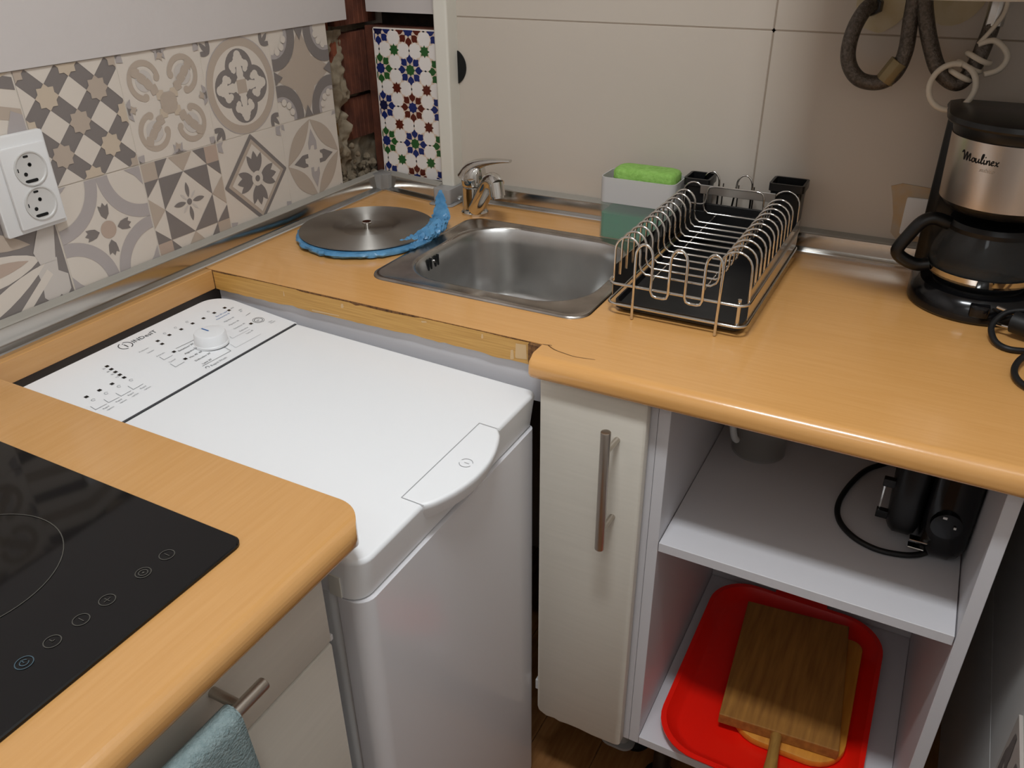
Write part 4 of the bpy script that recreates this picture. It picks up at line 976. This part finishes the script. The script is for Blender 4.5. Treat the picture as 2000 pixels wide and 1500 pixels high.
sl = -.0125/(.648-XS)
d = Decal((0, 0, zl(0)), (1, 0, sl), (0, 1, 0), 1.0, base=.0006)
d.line([(.648, ya), (.618, ya), (.618, yb), (.648, yb)], .0008, 0)
ang = PI/2; c = (.648, -.741)
d.b = .0012
d.arc(c, .0078, .0086, 200, 340, 0, 1, 14); d.arc(c, .0078, .0086, 20, 160, 0, 1, 14); d.line([(.652, -.741), (.646, -.741)], .0008, 0)
obj('grip_outline', d.mb.mesh('grip_outline', mat('soft_grey_line', 'a4a5a8', .6), 0), lid_o, 'thin seam and small embossed mark on the grip')
# control panel
kp = .1
def zp(x): return .845-kp*x
pr_ = rrect(.047, WY0, XS-.0012, WY1+.006, [.003, .038, .038, .003], 8)
pm_ = MB().loft([[(p[0], p[1], .757) for p in pr_], [(p[0], p[1], zp(p[0])-.005) for p in pr_], [(p[0]*.985+.0019, p[1]*.994-.0045, zp(p[0])) for p in pr_]], cap0=True, cap1=True)
cpn = obj('control_panel', pm_.mesh('control_panel', M_APPLTOP, 50, wn=True), wm)
obj('panel_seam', MB().box((XS-.0017, WY0+.004, .758), (XS+.0017, WY1-.002, .8258)).mesh('panel_seam', M_SEAM, 0), wm, 'dark seam between panel and lid')
def pdec(): return Decal((0, 0, zp(0)), (0, 1, 0), (-1, 0, kp), 1.0, base=.0003)     # u = y, v = -x
PM = [M_PRINT, M_BLACKDOT, M_PRINTG, M_PRINTB]
UV = lambda x, y: (y, -x*1.005)
for (x, y) in [(.0917, -.7942), (.1025, -.7961), (.1128, -.7978), (.1232, -.7994), (.1335, -.801), (.1336, -.8208), (.1334, -.8407), (.133, -.8607), (.0914, -.7048), (.1031, -.7072), (.1338, -.7134), (.1616, -.7184), (.091, -.6824), (.0915, -.6598), (.0911, -.6367), (.0916, -.6148), (.0915, -.592), (.0918, -.5697), (.1032, -.572), (.1616, -.5851)]:
    u, v = UV(x, y); k = .0025; d = pdec(); d.poly([(u-k, v-k), (u+k, v-k), (u+k, v+k), (u-k, v+k)], 1)
    obj('indicator_window', d.mb.mesh('indicator_window', PM, 0), cpn)
d = pdec()
# logo
lc = UV(.0655, -.7405)
d.arc(lc, .0092, .0105, 105, 255, 0, 1, 20); d.arc(lc, .0092, .0105, -75, 75, 0, 1, 20)
d.line([(lc[0], lc[1]-.0055), (lc[0], lc[1]+.003)], .0016, 0); d.circle((lc[0], lc[1]+.0062), .001, 0, n=10)
d.text('INDesIT', UV(.0695, -.7285), .0125, 0)
obj('logo', d.mb.mesh('logo', PM, 0), cpn, 'printed brand name with a ringed letter i')
d = pdec()
# programme list and frame
d.line([UV(.129, -.7053), UV(.1311, -.6685)], .0006, 0); d.line([UV(.1794, -.6616), UV(.1967, -.6648), UV(.1957, -.7192)], .0006, 0)
d.arc(UV(.1545, -.6625), .0272, .0278, 165, 300, 0, 1, 30)
for tx, x, y in (("Sinteticos 30'", .1395, -.7090), ("Algodon 30'", .1525, -.7095), ("Mix 45' 40'", .1660, -.7130), ("Delicados 30'", .1790, -.7150), ("Lana 30'", .1930, -.7150)): d.text(tx, UV(x, y), .0054, 0)
d.text('Rapid Wash', UV(.2065, -.7120), .0062, 2); d.arc(UV(.2035, -.7175), .0022, .0030, -60, 200, 0, 1, 14)
d.text('Eco 20 rapid', UV(.1045, -.6000), .0046, 3); d.text('Antimanchas 40', UV(.1120, -.6070), .0044, 3)
for tx, x, y in (('Algodon 60', .1268, -.606), ('Algodon 40', .1405, -.6095), ('Sinteticos 40', .1545, -.6135), ('Delicados', .1670, -.6145), ('Lana 40', .1800, -.6135)): d.text(tx, UV(x, y), .0046, 2)
d.line([UV(.1816, -.6507), UV(.1958, -.6537), UV(.1965, -.6012)], .0004, 2); d.line([UV(.165, -.634), UV(.172, -.636), UV(.173, -.60)], .0004, 2)
for q in (((.1288, -.7355), (.1401, -.7374), (.1398, -.7213)), ((.1551, -.7402), (.1676, -.7421), (.1669, -.7256)), ((.1558, -.8727), (.1668, -.8739), (.1674, -.857)), ((.1558, -.8523), (.1667, -.8537), (.1675, -.8376)), ((.1561, -.8336), (.1672, -.8345), (.1671, -.8186)), ((.1549, -.8129), (.167, -.8146), (.1665, -.7978))): d.line([UV(*p) for p in q], .0007, 2)
for x, y in ((.1745, -.868), (.1745, -.8480), (.1745, -.8290), (.1745, -.8085)):
    d.text('Rapid', UV(x, y), .0042, 2); d.text('option', UV(x+.006, y+.001), .0042, 2)
for x, y, tx in ((.0975, -.7430, 'Prelavado'), (.1085, -.7380, 'Lavado'), (.126, -.7375, 'Aclarado'), (.1525, -.7390, 'Centrif')): d.text(tx, UV(x, y), .0042, 2)
for x, y in ((.146, -.8000), (.146, -.8200), (.146, -.8405), (.146, -.8605)):
    d.arc(UV(x, y), .0022, .0028, 0, 300, 2, 1, 12)
for x, y in ((.082, -.683), (.081, -.661), (.081, -.638), (.081, -.594)):
    d.arc(UV(x, y), .0018, .0024, 0, 300, 2, 1, 12)
for i, tx in enumerate(('3h', '6h', '9h', '12')): d.text(tx, UV(.0955+.0104*i, -.8035-.0015*i), .0048, 2)
sc = UV(.1625, -.5695)
d.arc(sc, .0086, .0092, 0, 360, 0, 1, 30); d.arc(sc, .0060, .0068, 0, 360, 0, 1, 26); d.text('S/I', (sc[0]-.0035, sc[1]-.0018), .005, 0)
d.text('Start', UV(.1815, -.566), .0042, 2); d.text('Pausa', UV(.1860, -.566), .0042, 2); d.line([UV(.137, -.5700), UV(.1355, -.5590)], .0006, 0)
d.text('800', UV(.1030, -.5665), .0044, 2); d.text('400', UV(.1175, -.5640), .0044, 2); d.text('60', UV(.122, -.5655), .0044, 2)
obj('panel_print', d.mb.mesh('panel_print', [M_PRINT, M_BLACKDOT, M_PRINTG, M_PRINTB], 0), cpn, 'printed programme names and symbols', kind='stuff')
kc = (.1565, -.6625); kz = zp(kc[0])
kn = obj('programme_knob', MB().lathe([(.0252, kz-.001), (.0252, kz+.002), (.0242, kz+.003), (.0232, kz+.0165), (.0220, kz+.0184), (.018, kz+.019)], kc, 40).mesh('programme_knob', M_APPLTOP, 40), cpn)
d = Decal((0, 0, kz+.019), (0, 1, 0), (-1, 0, 0), 1.0, base=.0003); d.line([(kc[1]+.000, -kc[0]+.002), (kc[1]+.001, -kc[0]+.0165)], .0022, 0)
obj('knob_pointer', d.mb.mesh('knob_pointer', M_PRINTB, 0), kn, 'blue pointer line')
# hinge cover detail at the near front corner
obj('side_badge', MB().box((.600, WY0-.0008, .760), (.616, WY0+.001, .788)).mesh('side_badge', mat('pale_badge', 'dcd9cf', .5), 0, bevel=.0004, bseg=1), wm, 'small pale sticker on the side')

# ================================================================== SINK CABINET
sc1 = thing('sink_cabinet', 'white sink base cabinet with a narrow cream door', 'cabinet', (.42, -.3, 0))
obj('corner_panel', MB().box((.04, -.528, .785), (.652, -.512, .8495)).mesh('corner_panel', M_CABWHITE, 0, bevel=.0005, bseg=1), sc1, 'plain white corner panel')
obj('side_panel', MB().box((.8045, -.545, .186), (.8190, -.1, .8475)).mesh('side_panel', M_EDGE, 0, bevel=.0006, bseg=1), sc1)
obj('side_panel', MB().box((.671, -.535, .186), (.687, -.1, .8475)).mesh('side_panel', M_EDGE, 0, bevel=.0006, bseg=1), sc1)
obj('bottom_panel', MB().box((.6875, -.535, .186), (.8040, -.1, .202)).mesh('bottom_panel', M_CABWHITE, 0), sc1)
dp = [(.658, .848), (.8105, .848), (.8105, .19)]
dpoly = [(.658, .846), (.806, .846), (.8105, .842), (.8105, .188), (.807, .183), (.80, .181), (.76, .180), (.735, .182), (.715, .1815), (.70, .1795), (.69, .182), (.675, .180), (.668, .183), (.660, .187), (.6575, .197)]
door = obj('door', MB().prism(dpoly, -.563, -.547, axes='xzy').mesh('door', M_DOOR, 30, bevel=.0035), sc1, 'cream woodgrain door, chipped at its lower left')
hd = obj('handle', MB().cyl((.769, -.599, .621), (.769, -.599, .813), .0068, 20).mesh('handle', M_NICKEL, 40, bevel=.001), door, 'brushed nickel bar handle')
for z in (.653, .781): obj('handle_post', MB().cyl((.772, -.5625, z), (.770, -.595, z), .0042, 12).mesh('handle_post', M_NICKEL, 40), sc1)
for (x, y) in ((.69, -.2), (.79, -.40), (.1, -.45)):
    obj('leg', MB().lathe([(.030, .0), (.030, .008), (.016, .016), (.016, .15), (.024, .16), (.024, .186)], (x, y), 18).mesh('leg', M_BLACK, 40), sc1)
obj('hinge', MB().box((.6485, -.552, .224), (.657, -.540, .246)).mesh('hinge', M_SOCKET, 0, bevel=.001), sc1)
obj('leg_bracket', MB().prism(rrect(.735, -.46, .80, -.40, .02, 5), .03, .036).prism(rrect(.75, -.45, .79, -.41, .015, 5), .036, .06).mesh('leg_bracket', M_GREYPLASTIC, 30), sc1, 'grey plastic foot plate')

# ================================================================== OPEN SHELF CABINET
sc2 = thing('shelf_cabinet', 'white open shelf cabinet below the right worktop', 'cabinet', (1.02, -.3, 0))
obj('side_panel', MB().box((.8195, -.545, .186), (.8355, -.1, .8475)).mesh('side_panel', M_CABWHITE, 0, bevel=.0006, bseg=1), sc2)
obj('side_panel', MB().box((1.2125, -.545, .186), (1.2285, -.1, .8475)).mesh('side_panel', M_CABWHITE, 0, bevel=.0006, bseg=1), sc2)
obj('shelf', MB().box((.8365, -.545, .6015), (1.2110, -.112, .617)).mesh('shelf', M_CABWHITE, 0, bevel=.0006, bseg=1), sc2)
obj('bottom_panel', MB().box((.8360, -.545, .186), (1.2120, -.1, .2025)).mesh('bottom_panel', M_CABWHITE, 0, bevel=.0006, bseg=1), sc2)
obj('back_panel', MB().box((.8360, -.111, .2035), (1.2120, -.102, .8475)).mesh('back_panel', M_CABWHITE, 0), sc2)
for (x, y) in ((.86, -.46), (1.19, -.46), (.86, -.15), (1.19, -.15)):
    obj('leg', MB().lathe([(.030, .0), (.030, .008), (.016, .016), (.016, .15), (.024, .16), (.024, .186)], (x, y), 18).mesh('leg', M_BLACK, 40), sc2)
# jug on the shelf
jx, jy = .905, -.250
jg = thing('measuring_jug', 'translucent grey plastic jug at the back of the shelf', 'jug', (jx, jy, .617))
obj('vessel', MB().lathe([(.040, .6175), (.043, .619), (.046, .72), (.0445, .72), (.0415, .621)], (jx, jy), 36).mesh('vessel', M_JUG, 40), jg)
obj('handle', MB().tube(smooth_path([(jx-.030, jy-.032, .716), (jx-.038, jy-.042, .705), (jx-.038, jy-.042, .68), (jx-.034, jy-.038, .655), (jx-.030, jy-.032, .646)], 4), .0055, 10).mesh('handle', M_JUGH, 60), jg, 'white jug handle')
# black appliance standing on its edge
ap = thing('kitchen_appliance', 'black plastic kitchen appliance standing on its edge on the shelf', 'appliance', (1.16, -.3, .617))
def slab(x0, x1, e, y0, z0, r):
    o_ = rrect(y0, z0, -.20, .80, r, 7)
    c = ((y0-.20)/2, (z0+.80)/2)
    f = lambda s_: [((p[0]-c[0])*s_+c[0], (p[1]-c[1])*s_+c[1]) for p in o_]
    rings = [[(x, p[0], p[1]) for p in f(s_)] for x, s_ in ((x0, .90), (x0+e*.4, .96), (x0+e, 1.0), (x1-e, 1.0), (x1-e*.4, .96), (x1, .88))]
    return MB().loft(rings, cap0=True, cap1=True)
obj('lower_half', slab(1.110, 1.150, .010, -.416, .634, .035).mesh('lower_half', M_BLACK, 50), ap)
obj('upper_half', slab(1.152, 1.210, .018, -.424, .6178, .034).mesh('upper_half', M_BLACKGLOSS, 50), ap)
for z in (.652, .704): 
    obj('foot', MB().box((1.095, -.395, z), (1.112, -.385, z+.012)).mesh('foot', M_BLACK, 0, bevel=.001), ap)
    
obj('foot_stay', MB().box((1.097, -.390, .665), (1.099, -.386, .703)).mesh('foot_stay', M_CHROME, 0), ap)
obj('latch', MB().box((1.142, -.4275, .652), (1.164, -.4155, .654)).box((1.142, -.4275, .640), (1.162, -.4155, .642)).mesh('latch', M_CHROME, 0, bevel=.0005, bseg=1), ap, 'chrome latch')
obj('dial', MB().cyl((1.178, -.422, .690), (1.179, -.430, .690), .019, 24).mesh('dial', M_BLACKGLOSS, 40), ap)
obj('dial_mark', MB().box((1.172, -.4318, .702), (1.177, -.4305, .705)).box((1.187, -.4318, .690), (1.190, -.4305, .693)).mesh('dial_mark', M_JUGH, 0), ap)
cp = [(1.150, -.19, .640), (1.122, -.185, .623), (1.095, -.205, .622), (1.070, -.238, .622), (1.053, -.290, .622), (1.045, -.345, .622), (1.052, -.385, .622), (1.075, -.414, .622), (1.106, -.427, .622), (1.136, -.424, .622), (1.156, -.416, .623), (1.17, -.405, .626)]
obj('cord', MB().tube(smooth_path(cp, 6), .0042, 10).mesh('cord', M_BLACKRUB, 60), ap, 'looped black cord')
# tray, boards
def tray_ring(x0, y0, x1, y1, r, z): return [(p[0], p[1], z) for p in rrect(x0, y0, x1, y1, r, 9)]
TX0, TX1, TY0, TY1 = .856, 1.170, -.560, -.130
ty = thing('serving_tray', 'red plastic serving tray on the bottom shelf', 'tray', (1.012, -.345, .2025))
tm = MB().loft([tray_ring(TX0+.030, TY0+.030, TX1-.030, TY1-.030, .05, .2035), tray_ring(TX0+.022, TY0+.022, TX1-.022, TY1-.022, .055, .206), tray_ring(TX0+.006, TY0+.006, TX1-.006, TY1-.006, .07, .224), tray_ring(TX0, TY0, TX1, TY1, .075, .2245), tray_ring(TX0, TY0, TX1, TY1, .075, .2265), tray_ring(TX0+.008, TY0+.008, TX1-.008, TY1-.008, .07, .2268), tray_ring(TX0+.025, TY0+.025, TX1-.025, TY1-.025, .054, .2085), tray_ring(TX0+.032, TY0+.032, TX1-.032, TY1-.032, .05, .2062)], cap0=True, cap1=True)
obj('tray_body', tm.mesh('tray_body', M_RED, 40), ty)
for (y0, y1) in ((TY0-.012, TY0+.006), (TY1-.006, TY1+.010)):
    obj('tray_handle', MB().prism(rrect(.965, y0, 1.062, y1, .005, 3), .2242, .2272).mesh('tray_handle', M_RED, 30, bevel=.001), ty)
ob = [(p[0], p[1]) for p in rrect(.958, -.477, 1.139, -.185, [.02, .02, .055, .055], 7)]
def rotp(pts, c, a): return [(c[0]+(p[0]-c[0])*math.cos(a)-(p[1]-c[1])*math.sin(a), c[1]+(p[0]-c[0])*math.sin(a)+(p[1]-c[1])*math.cos(a)) for p in pts]
tag(obj('cutting_board', MB().prism(rotp(ob, (1.05, -.33), .015), .2072, .2215).mesh('cutting_board', M_BOARD2, 30, bevel=.003)), 'rounded orange cutting board lying under the thick board', 'cutting board')
bd = thing('cutting_board', 'thick worn wooden cutting board with a turned handle, on top', 'cutting board', (1.03, -.33, .222))
bp = [(.920, -.202), (1.105, -.172), (1.130, -.454), (.945, -.470)]
bp = [(.926, -.196), (1.106, -.176), (1.131, -.456), (.946, -.4735)]
obj('board', MB().prism(bp, .2222, .2435).mesh('board', M_BOARD, 0, bevel=.0018), bd)
h0 = Vector((1.0375, -.4655, .2335)); hd_ = Vector((.075, -1, 0)).normalized()
hpp = [h0+hd_*t for t in (-.004, .004, .012, .03, .05, .065, .08, .092, .099)]
obj('board_handle', MB().tube(hpp, [.0088, .0092, .0085, .0085, .0092, .0105, .0115, .0095, .004], 16).mesh('board_handle', M_HANDLEWOOD, 60), bd, 'turned wooden handle')

# ================================================================== HOB CABINET + TOWEL
hc = thing('hob_cabinet', 'cream drawer cabinet below the hob worktop', 'cabinet', (.33, -1.4, 0))
obj('carcass', MB().box((.03, -2.0, .12), (.601, -.978, .8455)).mesh('carcass', M_CABWHITE, 0), hc)
d1 = obj('drawer', MB().box((.603, -1.60, .7275), (.621, -.974, .843)).mesh('drawer', M_DOOR, 30, bevel=.003), hc)
obj('drawer', MB().box((.603, -1.60, .14), (.621, -.974, .7245)).mesh('drawer', M_DOOR, 30, bevel=.003), hc)
obj('plinth', MB().box((.03, -2.0, .0), (.56, -.99, .118)).mesh('plinth', M_CABWHITE, 0), hc)
obj('drawer_buffer', MB().box((.606, -.9725, .7225), (.617, -.968, .7300)).mesh('drawer_buffer', M_SOCKET, 0, bevel=.0008), hc, 'white drawer buffer')
hz = .806
bar = obj('handle', MB().cyl((.654, -1.092, hz), (.654, -1.44, hz), .0062, 20).mesh('handle', M_NICKEL, 40, bevel=.001), d1, 'brushed nickel bar handle')
for y in (-1.120, -1.40): obj('handle_post', MB().cyl((.620, y, hz), (.652, y, hz), .0048, 14).mesh('handle_post', M_NICKEL, 40), d1)
# towel folded over the bar
NI, NJ = 26, 40; vs = []
for i in range(NI+1):
    u = i/NI; y = -1.129-.22*u
    for j in range(NJ+1):
        t = j/NJ; R_ = .0085
        if t < .28:                      # back fall
            q = t/.28; x = .654-R_-.002; z = .60+(hz-.60)*q
        elif t < .40:                    # over the bar
            a = PI*(1-(t-.28)/.12); x = .654+R_*math.cos(a)*1.0; z = hz+R_*math.sin(a)
        else:
            q = (t-.40)/.60; fold = .010*q*math.sin(u*15+.8)+.004*math.sin(u*34)*q
            x = .654+R_+.004*q+max(-.008, fold); z = hz-.36*q
            
        yy = y+(.02*(max(0, t-.4))*(1-u)*1.2)
        vs.append((x, yy, z))
fs = [(i*(NJ+1)+j, (i+1)*(NJ+1)+j, (i+1)*(NJ+1)+j+1, i*(NJ+1)+j+1) for i in range(NI) for j in range(NJ)]
tw = obj('tea_towel', MB().add(vs, fs).mesh('tea_towel', M_TOWEL, 60))
sd = tw.modifiers.new('thickness', 'SOLIDIFY'); sd.thickness = .003; sd.offset = 1
tag(tw, 'grey green woven tea towel hanging over the drawer handle', 'towel')
